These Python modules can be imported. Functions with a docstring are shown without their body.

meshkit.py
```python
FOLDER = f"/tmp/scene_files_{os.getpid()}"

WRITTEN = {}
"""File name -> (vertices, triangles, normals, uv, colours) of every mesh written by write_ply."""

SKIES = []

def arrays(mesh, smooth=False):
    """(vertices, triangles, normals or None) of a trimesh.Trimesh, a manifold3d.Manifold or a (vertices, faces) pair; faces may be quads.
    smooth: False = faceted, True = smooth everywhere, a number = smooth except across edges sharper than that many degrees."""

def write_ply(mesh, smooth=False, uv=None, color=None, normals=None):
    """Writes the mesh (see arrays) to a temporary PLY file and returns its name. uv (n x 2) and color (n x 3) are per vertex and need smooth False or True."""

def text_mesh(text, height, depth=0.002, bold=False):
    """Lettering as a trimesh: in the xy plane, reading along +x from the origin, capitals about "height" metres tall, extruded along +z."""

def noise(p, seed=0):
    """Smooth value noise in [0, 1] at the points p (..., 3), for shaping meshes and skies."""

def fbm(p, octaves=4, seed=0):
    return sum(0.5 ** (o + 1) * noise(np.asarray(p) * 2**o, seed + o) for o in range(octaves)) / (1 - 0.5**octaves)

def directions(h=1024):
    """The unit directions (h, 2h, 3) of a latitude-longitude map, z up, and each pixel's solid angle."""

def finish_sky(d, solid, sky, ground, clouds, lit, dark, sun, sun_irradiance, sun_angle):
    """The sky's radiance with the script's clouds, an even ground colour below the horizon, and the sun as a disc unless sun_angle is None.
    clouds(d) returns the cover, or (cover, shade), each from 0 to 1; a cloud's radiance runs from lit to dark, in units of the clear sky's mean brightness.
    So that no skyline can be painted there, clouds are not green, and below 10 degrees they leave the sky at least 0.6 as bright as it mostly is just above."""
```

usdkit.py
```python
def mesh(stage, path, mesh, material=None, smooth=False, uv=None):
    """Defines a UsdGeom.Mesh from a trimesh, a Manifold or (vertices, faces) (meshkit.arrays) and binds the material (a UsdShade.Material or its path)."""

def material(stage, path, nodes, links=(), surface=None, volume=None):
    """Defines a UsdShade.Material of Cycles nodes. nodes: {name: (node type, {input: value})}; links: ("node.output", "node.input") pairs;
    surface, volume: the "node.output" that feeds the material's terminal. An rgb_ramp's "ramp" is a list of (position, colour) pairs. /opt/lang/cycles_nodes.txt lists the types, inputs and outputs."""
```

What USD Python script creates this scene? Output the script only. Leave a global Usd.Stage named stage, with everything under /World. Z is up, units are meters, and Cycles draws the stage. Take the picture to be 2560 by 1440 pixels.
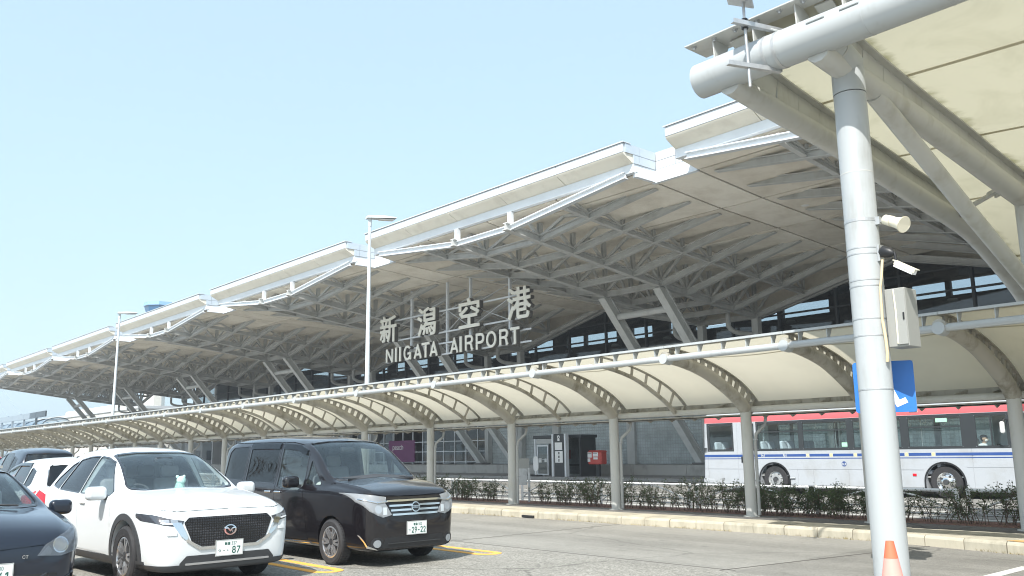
import math, random
import numpy as np
import trimesh, manifold3d as m3
import shapely
from shapely.geometry import Polygon, LineString, Point, box as sbox
from shapely import affinity
from scipy.interpolate import PchipInterpolator, BSpline
from pxr import Usd, UsdGeom, UsdLux, UsdShade, Gf, Sdf, Vt
import usdkit, meshkit

random.seed(7); RNG = np.random.default_rng(7)
stage = Usd.Stage.CreateInMemory()
UsdGeom.SetStageUpAxis(stage, UsdGeom.Tokens.z)
UsdGeom.SetStageMetersPerUnit(stage, 1.0)
UsdGeom.Xform.Define(stage, '/World')
UsdGeom.Scope.Define(stage, '/World/Looks')
A = np.array

# ------------------------------------------------------------------ camera, sky, sun, exposure
EXPOSURE = 1.56
PITCH, ROLL, YAW, EYE = 0.1853, -0.0135, -0.8491, A([0, 0, 1.53])
fw = A([math.sin(YAW) * math.cos(PITCH), math.cos(YAW) * math.cos(PITCH), math.sin(PITCH)])
rt = np.cross(fw, [0, 0, 1.0]); rt /= np.linalg.norm(rt); up = np.cross(rt, fw)
rt, up = math.cos(ROLL) * rt + math.sin(ROLL) * up, -math.sin(ROLL) * rt + math.cos(ROLL) * up
cam = UsdGeom.Camera.Define(stage, '/World/camera')
cam.AddTransformOp().Set(Gf.Matrix4d(*rt, 0, *up, 0, *(-fw), 0, *EYE, 1))
cam.CreateHorizontalApertureAttr(36.0); cam.CreateVerticalApertureAttr(20.25)
cam.CreateFocalLengthAttr(36.0 * 2204.1 / 2560)
cam.CreateClippingRangeAttr(Gf.Vec2f(0.1, 3000)); cam.CreateExposureAttr(EXPOSURE)

SUN = A([0.40, -0.80, 1.0]); SUN /= np.linalg.norm(SUN)
SUN_EL, SUN_ROT = math.asin(SUN[2]), math.atan2(SUN[0], SUN[1])
def mat(name, nodes, links=(), surface='p.BSDF', volume=None):
    return usdkit.material(stage, '/World/Looks/' + name, nodes, links, surface=surface, volume=volume)
sky_mat = mat('sky_light', {
    's': ('sky_texture', dict(sky_type='single_scattering', sun_disc=False, sun_elevation=SUN_EL, sun_rotation=SUN_ROT, altitude=0.0, air_density=1.0, aerosol_density=3.0, ozone_density=1.0)),
    'tc': ('texture_coordinate', {}), 'n': ('noise_texture', dict(scale=2.2, detail=4.0, roughness=0.5)), 'mr': ('map_range', dict(from_min=.3, from_max=.7, to_min=.72, to_max=.84)),
    'x': ('mix_color', dict(b=(1.36, 1.87, 2.22), use_clamp=False)), 'b': ('background_shader', dict(strength=0.15))},      # a thin veil of high haze over the clear sky
    [('tc.generated', 'n.vector'), ('n.fac', 'mr.value'), ('mr.result', 'x.fac'), ('s.color', 'x.a'), ('x.result', 'b.color')], surface='b.background')
sky = UsdLux.DomeLight.Define(stage, '/World/sky')
UsdShade.MaterialBindingAPI.Apply(sky.GetPrim()).Bind(sky_mat)
sky.GetPrim().SetCustomDataByKey('kind', 'structure')
sun = UsdLux.DistantLight.Define(stage, '/World/sun')
sun.CreateIntensityAttr(0.6); sun.CreateAngleAttr(0.53); sun.CreateColorAttr(Gf.Vec3f(1.0, 0.975, 0.93))
sun.GetPrim().CreateAttribute('inputs:normalize', Sdf.ValueTypeNames.Bool).Set(True)
zx = SUN; xx = np.cross([0, 0, 1.0], zx); xx /= np.linalg.norm(xx); yx = np.cross(zx, xx)
sun.AddTransformOp().Set(Gf.Matrix4d(*xx, 0, *yx, 0, *zx, 0, 0, 0, 0, 1))

# ------------------------------------------------------------------ helpers
COUNT, OFF = {}, {}
NEAR = {'tall_canopy', 'horn_speaker', 'security_camera', 'junction_box', 'parking_sign', 'solar_lamp_bracket'}
def near(v): return A([0, 0, 1.53]) + 1.25 * (A(v, float) - A([0, 0, 1.53]))     # the tall canopy was measured at four fifths of its size
def numbered(path):
    k = COUNT.get(path, 0); COUNT[path] = k + 1
    return path if k == 0 else f'{path}_{k:03d}'
def keys(prim, label=None, cat=None, group=None, kind=None):
    for k, v in (('label', label), ('category', cat), ('group', group), ('kind', kind)):
        if v: prim.SetCustomDataByKey(k, v)
    return prim
def thing(name, label, cat, loc=(0, 0, 0), rz=0, group=None, kind=None):
    if name in NEAR: loc = near(loc)
    p = numbered('/World/' + name); x = UsdGeom.Xform.Define(stage, p)
    x.AddTranslateOp().Set(Gf.Vec3d(*map(float, loc)))
    if rz: x.AddRotateZOp().Set(float(rz))
    OFF[p] = A(loc, float) if not rz else A([0, 0, 0.])
    keys(x.GetPrim(), label, cat, group, kind)
    return p
def copy_of(src, loc, rz=0, scale=1, label=None, group=None):
    p = numbered(src.rstrip('0123456789').rstrip('_') if src[-3:].isdigit() else src)
    x = UsdGeom.Xform.Define(stage, p); x.AddTranslateOp().Set(Gf.Vec3d(*map(float, loc))); x.AddRotateZOp().Set(float(rz))
    if scale != 1: x.AddScaleOp().Set(Gf.Vec3f(*([scale] * 3 if np.isscalar(scale) else scale)))
    pr = x.GetPrim(); was = stage.GetPrimAtPath(src).GetCustomData()
    pr.GetReferences().AddInternalReference(src); pr.SetInstanceable(True)
    keys(pr, label or was.get('label'), was.get('category'), group or was.get('group'))
    return p
class MB:
    def __init__(s): s.V, s.F, s.n = [], [], 0
    def add(s, v, f):
        v, f = np.asarray(v, float), np.asarray(f, int)
        if f.shape[1] == 4: f = np.vstack([f[:, [0, 1, 2]], f[:, [0, 2, 3]]])
        s.V.append(v); s.F.append(f + s.n); s.n += len(v); return s
    def tm(s, t): return s.add(t.vertices, t.faces)
    def mf(s, m):
        k = m.to_mesh(); return s.add(k.vert_properties[:, :3], k.tri_verts) if len(k.tri_verts) else s
    BF = A([[0, 3, 2, 1], [4, 5, 6, 7], [0, 1, 5, 4], [1, 2, 6, 5], [2, 3, 7, 6], [3, 0, 4, 7]])
    def box(s, x0, x1, y0, y1, z0, z1):
        return s.add([(x0, y0, z0), (x1, y0, z0), (x1, y1, z0), (x0, y1, z0), (x0, y0, z1), (x1, y0, z1), (x1, y1, z1), (x0, y1, z1)], s.BF)
    def bev(s, x0, x1, y0, y1, z0, z1, b=0.02):
        P = [(x, y, z) for x in (x0, x1) for y in (y0, y1) for z in (z0, z1)]
        c = A([(x0 + x1) / 2, (y0 + y1) / 2, (z0 + z1) / 2]); pts = []
        for p in P:
            d = np.sign(c - A(p))
            for k in range(3):
                q = A(p, float); q += d * b; q[k] -= d[k] * b; pts.append(q)
        h = trimesh.convex.convex_hull(A(pts)); return s.tm(h)
    def beam(s, p, q, w, h, up=(0, 0, 1), o=(0, 0)):
        p, q = A(p, float), A(q, float); d = q - p; d /= np.linalg.norm(d)
        sx = np.cross(d, up); L = np.linalg.norm(sx)
        if L < 1e-6: sx = np.cross(d, (1, 0, 0)); L = np.linalg.norm(sx)
        sx /= L; uz = np.cross(sx, d); v = []
        for e in (p, q):
            for a, b in ((-1, -1), (1, -1), (1, 1), (-1, 1)): v.append(e + sx * (a * w / 2 + o[0]) + uz * (b * h / 2 + o[1]))
        return s.add(v, [[0, 1, 2, 3], [7, 6, 5, 4], [0, 4, 5, 1], [1, 5, 6, 2], [2, 6, 7, 3], [3, 7, 4, 0]])
    def ibeam(s, p, q, w, h, t=0.03, up=(0, 0, 1)):
        s.beam(p, q, w, t, up, (0, h / 2 - t / 2)); s.beam(p, q, w, t, up, (0, -h / 2 + t / 2)); return s.beam(p, q, t, h - 2 * t, up)
    def tube(s, pts, r, n=10, caps=True):
        P = A(pts, float); T = np.gradient(P, axis=0); T /= np.linalg.norm(T, axis=1, keepdims=True)
        r = np.broadcast_to(A(r, float), (len(P),))
        u = np.cross(T[0], (0, 0, 1)); u = u if np.linalg.norm(u) > 1e-3 else np.cross(T[0], (1, 0, 0))
        a = np.arange(n) * 2 * np.pi / n; R = []
        for k in range(len(P)):
            u = u - T[k] * (u @ T[k]); u /= np.linalg.norm(u); w = np.cross(T[k], u)
            R.append(P[k] + r[k] * (np.cos(a)[:, None] * u + np.sin(a)[:, None] * w))
        v = np.vstack(R + ([P[:1], P[-1:]] if caps else [])); f = []
        for k in range(len(P) - 1):
            for i in range(n):
                j = (i + 1) % n; f += [[k * n + i, k * n + j, k * n + n + j], [k * n + i, k * n + n + j, k * n + n + i]]
        if caps:
            c0, c1, b = len(P) * n, len(P) * n + 1, (len(P) - 1) * n
            for i in range(n): j = (i + 1) % n; f += [[c0, j, i], [c1, b + i, b + j]]
        return s.add(v, f)
    def prism(s, poly, depth, o=(0, 0, 0), ex=(1, 0, 0), ey=(0, 1, 0), ez=None):
        """poly in (a, b), extruded from 0 to depth along ez = ex x ey"""
        if not isinstance(poly, shapely.Geometry): poly = Polygon(poly)
        ex, ey = A(ex, float), A(ey, float); ez = np.cross(ex, ey) if ez is None else A(ez, float); o = A(o, float)
        for g in getattr(poly, 'geoms', [poly]):
            if g.is_empty or g.area < 1e-7: continue
            t = trimesh.creation.extrude_polygon(g, depth, engine='earcut'); v = t.vertices
            s.add(o + v[:, :1] * ex + v[:, 1:2] * ey + v[:, 2:] * ez, t.faces if np.dot(np.cross(ex, ey), ez) > 0 else t.faces[:, ::-1])
        return s
    def revolve(s, prof, o=(0, 0, 0), axis='z', n=24):
        t = trimesh.creation.revolve(A(prof, float), sections=n); v = t.vertices
        if axis == 'y': v = np.stack([v[:, 0], v[:, 2], -v[:, 1]], 1)
        if axis == 'x': v = np.stack([v[:, 2], v[:, 0], v[:, 1]], 1)
        return s.add(v + A(o), t.faces)
    def rot(s, R, o=(0, 0, 0)):
        s.V = [(v - A(o)) @ A(R).T + A(o) for v in s.V]; return s
    def shift(s, d): s.V = [v + A(d) for v in s.V]; return s
    def get(s): return np.vstack(s.V), np.vstack(s.F)
def part(parent, name, mb, m, smooth=False, label=None, kind=None):
    if not mb.V: return None
    p = numbered((parent or '/World') + '/' + name); v, f = mb.get()
    o = OFF.get(parent, A([0, 0, 0.])) if parent else A([0, 0, 0.])
    OFF[p] = o
    if p.split('/')[2] in NEAR: v = near(v)
    g = usdkit.mesh(stage, p, (v - o, f), m, smooth=smooth)
    keys(g.GetPrim(), label, None, None, kind)
    return p
def solo(name, mb, m, label=None, cat=None, kind=None, smooth=False, group=None):
    p = part(None, name, mb, m, smooth); keys(stage.GetPrimAtPath(p), label, cat, group, kind); return p
def rz(a): c, s = math.cos(a), math.sin(a); return A([[c, -s, 0], [s, c, 0], [0, 0, 1]])
def rx(a): c, s = math.cos(a), math.sin(a); return A([[1, 0, 0], [0, c, -s], [0, s, c]])
def ry(a): c, s = math.cos(a), math.sin(a); return A([[c, 0, s], [0, 1, 0], [-s, 0, c]])

# ------------------------------------------------------------------ materials
def plain(name, c, rough=0.5, metal=0.0, coat=0.0, spec=0.5, var=0.0, vscale=3.0, bump=0.0, bscale=40.0, **kw):
    n = {'p': ('principled_bsdf', dict(base_color=c, roughness=rough, metallic=metal, coat_weight=coat, specular_ior_level=spec, **kw))}; l = []
    if var or bump: n['g'] = ('geometry', {})
    if var:
        n['n'] = ('noise_texture', dict(scale=vscale, detail=5.0, roughness=0.6))
        n['r'] = ('rgb_ramp', dict(ramp=[(0.3, tuple(A(c) * (1 - var))), (0.7, tuple(np.minimum(A(c) * (1 + var * .6), 1)))]))
        l += [('g.position', 'n.vector'), ('n.fac', 'r.fac'), ('r.color', 'p.base_color')]
    if bump:
        n['bn'] = ('noise_texture', dict(scale=bscale, detail=3.0)); n['b'] = ('bump', dict(strength=bump, distance=0.02))
        l += [('g.position', 'bn.vector'), ('bn.fac', 'b.height'), ('b.normal', 'p.normal')]
    return mat(name, n, l)
def streaky(name, c, dirt, amt=0.5, rough=0.5, metal=0., sx=6.0, sz=0.7, lo=0.5, hi=0.72):
    """paint with vertical run-off streaks and blotches"""
    return mat(name, {'p': ('principled_bsdf', dict(roughness=rough, metallic=metal)), 'g': ('geometry', {}),
        'm': ('mapping', dict(scale=(sx, sx, sz))), 'n': ('noise_texture', dict(scale=1.0, detail=6.0, roughness=0.65)),
        'n2': ('noise_texture', dict(scale=1.7, detail=4.0)), 'mu': ('math', dict(math_type='multiply')),
        'mr': ('map_range', dict(from_min=lo * .5, from_max=hi * .55, to_min=0.0, to_max=amt, clamp=True)),
        'x': ('mix_color', dict(a=c, b=dirt))},
        [('g.position', 'm.vector'), ('m.vector', 'n.vector'), ('g.position', 'n2.vector'), ('n.fac', 'mu.value1'), ('n2.fac', 'mu.value2'), ('mu.value', 'mr.value'), ('mr.result', 'x.fac'), ('x.result', 'p.base_color')])
def pane(name, tint, r0=.05, rough=0.0):
    return mat(name, {'t': ('transparent_bsdf', dict(color=tint)), 'g': ('glossy_bsdf', dict(color=(1, 1, 1), roughness=rough)), 'f': ('layer_weight', dict(blend=0.5)), 'pw': ('math', dict(math_type='power', value2=5.0)),
        'ma': ('math', dict(math_type='multiply_add', value2=1 - r0, value3=r0)), 'm': ('mix_closure', {})},
        [('f.facing', 'pw.value1'), ('pw.value', 'ma.value1'), ('ma.value', 'm.fac'), ('t.BSDF', 'm.closure1'), ('g.BSDF', 'm.closure2')], surface='m.closure')
def paint(name, c, metal=0.0, rough=0.35, flake=False):
    n = {'p': ('principled_bsdf', dict(specular_ior_level=.2, base_color=c, roughness=rough, metallic=metal, coat_weight=1.0, coat_roughness=0.03))}; l = []
    n['g'] = ('geometry', {}); n['n'] = ('noise_texture', dict(scale=1.3, detail=6.0)); n['mr'] = ('map_range', dict(to_min=0.02, to_max=0.1))
    l += [('g.position', 'n.vector'), ('n.fac', 'mr.value'), ('mr.result', 'p.coat_roughness')]
    return mat(name, n, l)

M = {}
def ground_mat(name, c1, c2, c3, vs, stain=0.12, rough=0.9, bump=0.5, crack=.45, spot=.28):
    return mat(name, {'p': ('principled_bsdf', dict(roughness=rough, specular_ior_level=0.3)), 'g': ('geometry', {}),
        'v': ('voronoi_texture', dict(scale=vs, feature='f1')), 'r': ('rgb_ramp', dict(ramp=[(0.0, c1), (0.45, c2), (1.0, c3)])), 'bw': ('rgb_to_bw', {}),
        'n': ('noise_texture', dict(scale=0.35, detail=8.0, roughness=0.62)), 'sr': ('rgb_ramp', dict(ramp=[(0.32, (1 - stain * 2,) * 3), (0.55, (1,) * 3), (0.75, (1 + stain,) * 3)])),
        'tm': ('mapping', dict(scale=(.05, 1.5, 1.0))), 'tn': ('noise_texture', dict(scale=1.0, detail=6.0, roughness=.6)), 'tr': ('rgb_ramp', dict(ramp=[(.34, (.86,) * 3), (.5, (1.0,) * 3), (.68, (1.07,) * 3)])), 'x0': ('mix_color', dict(blend_type='multiply', fac=1.0, use_clamp=False)), 'n2': ('noise_texture', dict(scale=9.0, detail=5.0, roughness=0.7)), 'sr2': ('rgb_ramp', dict(ramp=[(0.3, (0.88,) * 3), (0.7, (1.1,) * 3)])),
        'x': ('mix_color', dict(blend_type='multiply', fac=1.0, use_clamp=False)), 'x2': ('mix_color', dict(blend_type='multiply', fac=1.0, use_clamp=False)), 'b': ('bump', dict(strength=bump, distance=0.01)),
        'dn': ('noise_texture', dict(scale=1.6, detail=5.0)), 'dm': ('mix_vector', dict(fac=.30)), 'ck': ('voronoi_texture', dict(scale=.22, feature='distance_to_edge')), 'cm': ('map_range', dict(from_min=.0, from_max=.006, to_min=1 - crack, to_max=1.0, clamp=True)),
        'on': ('noise_texture', dict(scale=2.6, detail=2.0, roughness=.45)), 'om': ('map_range', dict(from_min=.66, from_max=.76, to_min=1.0, to_max=1 - spot, clamp=True)), 'cs': ('math', dict(math_type='multiply')), 'x3': ('mix_color', dict(blend_type='multiply', fac=1.0, use_clamp=False)), 'cc': ('combine_color', {})},
        [('g.position', 'dn.vector'), ('g.position', 'dm.a'), ('dn.color', 'dm.b'), ('dm.result', 'ck.vector'), ('ck.distance', 'cm.value'), ('g.position', 'on.vector'), ('on.fac', 'om.value'), ('cm.result', 'cs.value1'), ('om.result', 'cs.value2'),
         ('cs.value', 'cc.r'), ('cs.value', 'cc.g'), ('cs.value', 'cc.b'), ('x2.result', 'x3.a'), ('cc.color', 'x3.b'),
         ('g.position', 'v.vector'), ('v.color', 'bw.color'), ('bw.val', 'r.fac'), ('g.position', 'n.vector'), ('n.fac', 'sr.fac'), ('g.position', 'n2.vector'), ('n2.fac', 'sr2.fac'),
         ('g.position', 'tm.vector'), ('tm.vector', 'tn.vector'), ('tn.fac', 'tr.fac'), ('r.color', 'x0.a'), ('tr.color', 'x0.b'), ('x0.result', 'x.a'), ('sr.color', 'x.b'), ('x.result', 'x2.a'), ('sr2.color', 'x2.b'), ('x3.result', 'p.base_color'), ('v.distance', 'b.height'), ('b.normal', 'p.normal')])
M['bay_ground'] = ground_mat('bay_ground', (.12, .115, .10), (.255, .245, .215), (.43, .415, .37), 55.0)
M['lane_ground'] = ground_mat('lane_ground', (.20, .191, .168), (.255, .246, .219), (.315, .304, .272), 85.0, stain=0.10, bump=0.25, crack=.28, spot=.22)
M['lane_ground2'] = ground_mat('lane_ground2', (.165, .157, .138), (.215, .206, .183), (.27, .26, .232), 70.0, stain=0.12, bump=0.3, crack=.3)
M['road'] = ground_mat('road', (.165, .16, .148), (.22, .215, .198), (.27, .263, .243), 70.0, stain=0.12, bump=0.25)
M['sidewalk'] = ground_mat('sidewalk', (.25, .25, .24), (.31, .31, .30), (.37, .37, .36), 60.0, stain=0.1)
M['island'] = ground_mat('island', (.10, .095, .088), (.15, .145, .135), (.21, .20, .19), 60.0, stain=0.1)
M['soil'] = ground_mat('soil', (.13, .07, .055), (.24, .13, .10), (.34, .20, .16), 30.0, stain=0.15)
M['far_ground'] = ground_mat('far_ground', (.22, .21, .19), (.27, .26, .24), (.32, .31, .29), 1.5)
M['joint'] = plain('joint', (.09, .085, .075), 0.9)
M['kerb'] = streaky('kerb', (.46, .42, .325), (.25, .225, .17), 0.75, 0.85, sx=5.0, sz=1.2, lo=.42, hi=.8)
M['kerb2'] = streaky('kerb2', (.43, .395, .31), (.22, .205, .155), 0.8, 0.85, sx=7.0, sz=1.5, lo=.4, hi=.75)
M['kerb_wear'] = plain('kerb_wear', (.60, .36, .14), 0.85, var=.3, vscale=9)
def worn(name, c, under, lo=.42, hi=.6):
    return mat(name, {'p': ('principled_bsdf', dict(roughness=0.8)), 'g': ('geometry', {}), 'n': ('noise_texture', dict(scale=22.0, detail=8.0, roughness=0.75)),
        'mr': ('map_range', dict(from_min=lo, from_max=hi, to_min=0.0, to_max=1.0, clamp=True)), 'x': ('mix_color', dict(a=under, b=c))},
        [('g.position', 'n.vector'), ('n.fac', 'mr.value'), ('mr.result', 'x.fac'), ('x.result', 'p.base_color')])
M['yellow_line'] = worn('yellow_line', (.86, .43, .075), (.42, .30, .17), .34, .48)
M['white_line'] = worn('white_line', (.66, .65, .61), (.4, .38, .34), .34, .48)
M['steel'] = streaky('steel', (.54, .55, .535), (.36, .355, .33), 0.6, 0.45, sx=2.0, sz=.8, lo=.45, hi=.8)
M['steel_edge'] = plain('steel_edge', (.68, .715, .74), 0.4, var=.05)
M['fascia_white'] = plain('fascia_white', (.55, .585, .61), 0.35, var=.04, vscale=.8)
M['fascia_beam'] = plain('fascia_beam', (.78, .83, .87), 0.4, var=.05, vscale=.8)
M['fascia_blue'] = plain('fascia_blue', (.50, .57, .63), 0.3, var=.05, vscale=.8)
M['fascia_cream'] = streaky('fascia_cream', (.76, .715, .61), (.60, .55, .46), 0.5, 0.6, sx=1.5, sz=.5)
M['soffit'] = mat('soffit', {'p': ('principled_bsdf', dict(roughness=.75)), 'oi': ('object_info', {}), 'r': ('rgb_ramp', dict(ramp=[(0.0, (.76, .715, .62)), (.5, (.86, .81, .70)), (1.0, (.90, .86, .76))])), 'g': ('geometry', {}), 'n': ('noise_texture', dict(scale=.7, detail=7.0, roughness=.65)),
    'nr': ('rgb_ramp', dict(ramp=[(.3, (.82, .80, .77)), (.55, (1, 1, 1))])), 'x': ('mix_color', dict(blend_type='multiply', fac=1.0))}, [('oi.random', 'r.fac'), ('g.position', 'n.vector'), ('n.fac', 'nr.fac'), ('r.color', 'x.a'), ('nr.color', 'x.b'), ('x.result', 'p.base_color')])
M['soffit_dark'] = plain('soffit_dark', (.20, .18, .155), 0.8)
M['black_frame'] = plain('black_frame', (.03, .035, .038), 0.4)
M['black'] = plain('black', (.015, .016, .018), 0.45)
M['rubber'] = plain('rubber', (.028, .028, .03), 0.75, var=.3, vscale=14)
M['dark_plastic'] = plain('dark_plastic', (.045, .047, .05), 0.55)
M['black_gloss'] = plain('black_gloss', (.01, .01, .012), 0.12, coat=.6)
M['white'] = plain('white', (.80, .80, .78), 0.4)
M['plate_white'] = plain('plate_white', (.82, .84, .83), 0.45)
M['plate_green'] = plain('plate_green', (.02, .10, .07), 0.5)
M['grey'] = plain('grey', (.42, .43, .42), 0.5, var=.08)
M['galv'] = plain('galv', (.50, .51, .51), 0.42, metal=.6, var=.15, vscale=8)
M['pole_paint'] = plain('pole_paint', (.60, .64, .65), 0.38, var=.04)
M['chrome'] = plain('chrome', (.78, .79, .80), 0.08, metal=1.0)
M['alloy'] = plain('alloy', (.55, .55, .56), 0.28, metal=.85)
M['alloy_dark'] = plain('alloy_dark', (.06, .06, .065), 0.4, metal=.5)
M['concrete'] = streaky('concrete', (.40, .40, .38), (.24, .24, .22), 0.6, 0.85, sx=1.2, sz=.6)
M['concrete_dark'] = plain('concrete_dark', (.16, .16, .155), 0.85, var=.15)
M['canopy_paint'] = streaky('canopy_paint', (.50, .505, .48), (.33, .315, .26), 0.55, 0.42, sx=4.0, sz=1.0, lo=.5, hi=.8)
M['canopy_white'] = streaky('canopy_white', (.415, .44, .445), (.25, .245, .22), 0.5, 0.36, sx=9.0, sz=1.1, lo=.56, hi=.9)
M['rib_paint'] = streaky('rib_paint', (.40, .385, .34), (.18, .165, .12), 0.85, 0.55, sx=6.0, sz=2.0, lo=.42, hi=.72)
def fabric(name, c, tl, dirt_x=None):
    n = {'g': ('geometry', {}), 'd': ('diffuse_bsdf', dict(color=c)), 't': ('translucent_bsdf', dict(color=tl)), 'm': ('mix_closure', dict(fac=0.5)),
         'n': ('noise_texture', dict(scale=0.8, detail=6.0)), 'r': ('rgb_ramp', dict(ramp=[(0.25, tuple(A(c) * .8)), (0.6, c)])), 'oi': ('object_info', {}), 'mo': ('map_range', dict(to_min=.0, to_max=.16)), 'xo': ('mix_color', dict(b=tuple(A(c) * A([.62, .6, .5])))), 'xt': ('mix_color', dict(a=tl, b=tuple(A(tl) * A([.7, .7, .62]))))}
    l = [('g.position', 'n.vector'), ('n.fac', 'r.fac'), ('oi.random', 'mo.value'), ('mo.result', 'xo.fac'), ('mo.result', 'xt.fac'), ('xt.result', 't.color'), ('r.color', 'xo.a'), ('xo.result', 'd.color'), ('d.BSDF', 'm.closure1'), ('t.BSDF', 'm.closure2')]
    return mat(name, n, l, surface='m.closure')
M['membrane'] = fabric('membrane', (.74, .71, .62), (.66, .61, .48))
M['membrane_seam'] = fabric('membrane_seam', (.58, .55, .46), (.46, .42, .32))
M['mould'] = plain('mould', (.16, .15, .08), 0.9, var=.4, vscale=20)
M['glass_wall'] = pane('glass_wall', (.72, .75, .76), .04)
M['glass_shop'] = pane('glass_shop', (.60, .64, .65), .05)
M['glass_block'] = plain('glass_block', (.46, .52, .53), 0.2, var=.25, vscale=1.2, coat=.4)
M['block_joint'] = plain('block_joint', (.33, .35, .35), 0.8)
M['letter'] = plain('letter', (.88, .865, .775), 0.5)
M['letter_side'] = plain('letter_side', (.10, .095, .085), 0.6)
M['tower_blue'] = plain('tower_blue', (.20, .36, .52), 0.3)
M['tower_glass'] = plain('tower_glass', (.03, .12, .24), 0.08)
M['far_wall'] = plain('far_wall', (.62, .60, .54), 0.8, var=.06, vscale=.3)
M['far_wall2'] = plain('far_wall2', (.50, .52, .53), 0.8, var=.06, vscale=.3)
M['far_window'] = plain('far_window', (.10, .13, .15), 0.2)
M['bridge_steel'] = plain('bridge_steel', (.26, .32, .37), .5)
M['bridge_glass'] = pane('bridge_glass', (.66, .78, .87), .05)
M['red'] = plain('red', (.52, .055, .04), 0.4, coat=.3)
M['purple'] = plain('purple', (.16, .03, .13), 0.5)
M['blue_sign'] = plain('blue_sign', (.025, .17, .55), 0.42)
M['cone_orange'] = plain('cone_orange', (.85, .16, .08), 0.6)
M['cone_band'] = plain('cone_band', (.80, .33, .28), 0.45)
M['cream_plastic'] = plain('cream_plastic', (.72, .68, .54), 0.5)
M['box_grey'] = plain('box_grey', (.30, .305, .285), 0.5)
M['cable_cream'] = plain('cable_cream', (.62, .50, .32), 0.6)
M['bark'] = plain('bark', (.14, .10, .075), 0.9, var=.3, vscale=30)
M['leaf'] = mat('leaf', {'o': ('geometry', {}), 'r': ('rgb_ramp', dict(ramp=[(0.0, (.07, .10, .04)), (0.55, (.12, .16, .06)), (0.85, (.17, .195, .08)), (1.0, (.20, .15, .075))])),
    'p': ('principled_bsdf', dict(roughness=0.45)), 't': ('translucent_bsdf', dict(color=(.10, .14, .03))), 'm': ('mix_closure', dict(fac=0.25))},
    [('o.random_per_island', 'r.fac'), ('r.color', 'p.base_color'), ('p.BSDF', 'm.closure1'), ('t.BSDF', 'm.closure2')], surface='m.closure')
M['dry_grass'] = plain('dry_grass', (.30, .24, .11), 0.9, var=.3, vscale=15)
# ------------------------------------------------------------------ ground
def sheet(name, x0, x1, y0, y1, z, m, kind='structure'):
    return solo(name, MB().add([(x0, y0, z), (x1, y0, z), (x1, y1, z), (x0, y1, z)], [[0, 1, 2, 3]]), m, kind=kind)
def poly_sheet(mb, pts, z):
    return mb.prism(Polygon(pts), 0.002, o=(0, 0, z))
sheet('ground', -1500, 1500, -1500, 1500, -0.03, M['far_ground'])
sheet('car_park', -80, 14, -40, 9.85, 0.0, M['bay_ground'])
sheet('driving_lane', -80, -7.05, 9.85, 14.9, 0.0, M['lane_ground'])
sheet('driving_lane', -7.05, 14, 9.85, 14.9, 0.0, M['lane_ground2'])
sheet('road', -260, 60, 17.95, 36.3, 0.0, M['road'])
solo('pavement', MB().box(-260, 60, 36.3, 46, -0.02, 0.15), M['sidewalk'], kind='structure')
def yk(x): return 14.66 - max(0.0, x + 7.5) * 0.22
mb = MB()
mb.beam((-80, 9.86, .002), (-7.05, 9.98, .002), .02, .004); mb.beam((-7.2, 9.86, .003), (-6.5, 14.6, .003), .018, .004)
mb.beam((-13.0, 9.86, .002), (-13.2, 14.6, .002), .012, .004); mb.beam((-22, 9.86, .002), (-22.1, 14.6, .002), .012, .004)
solo('pavement_joint', mb, M['joint'], kind='structure')
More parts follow.
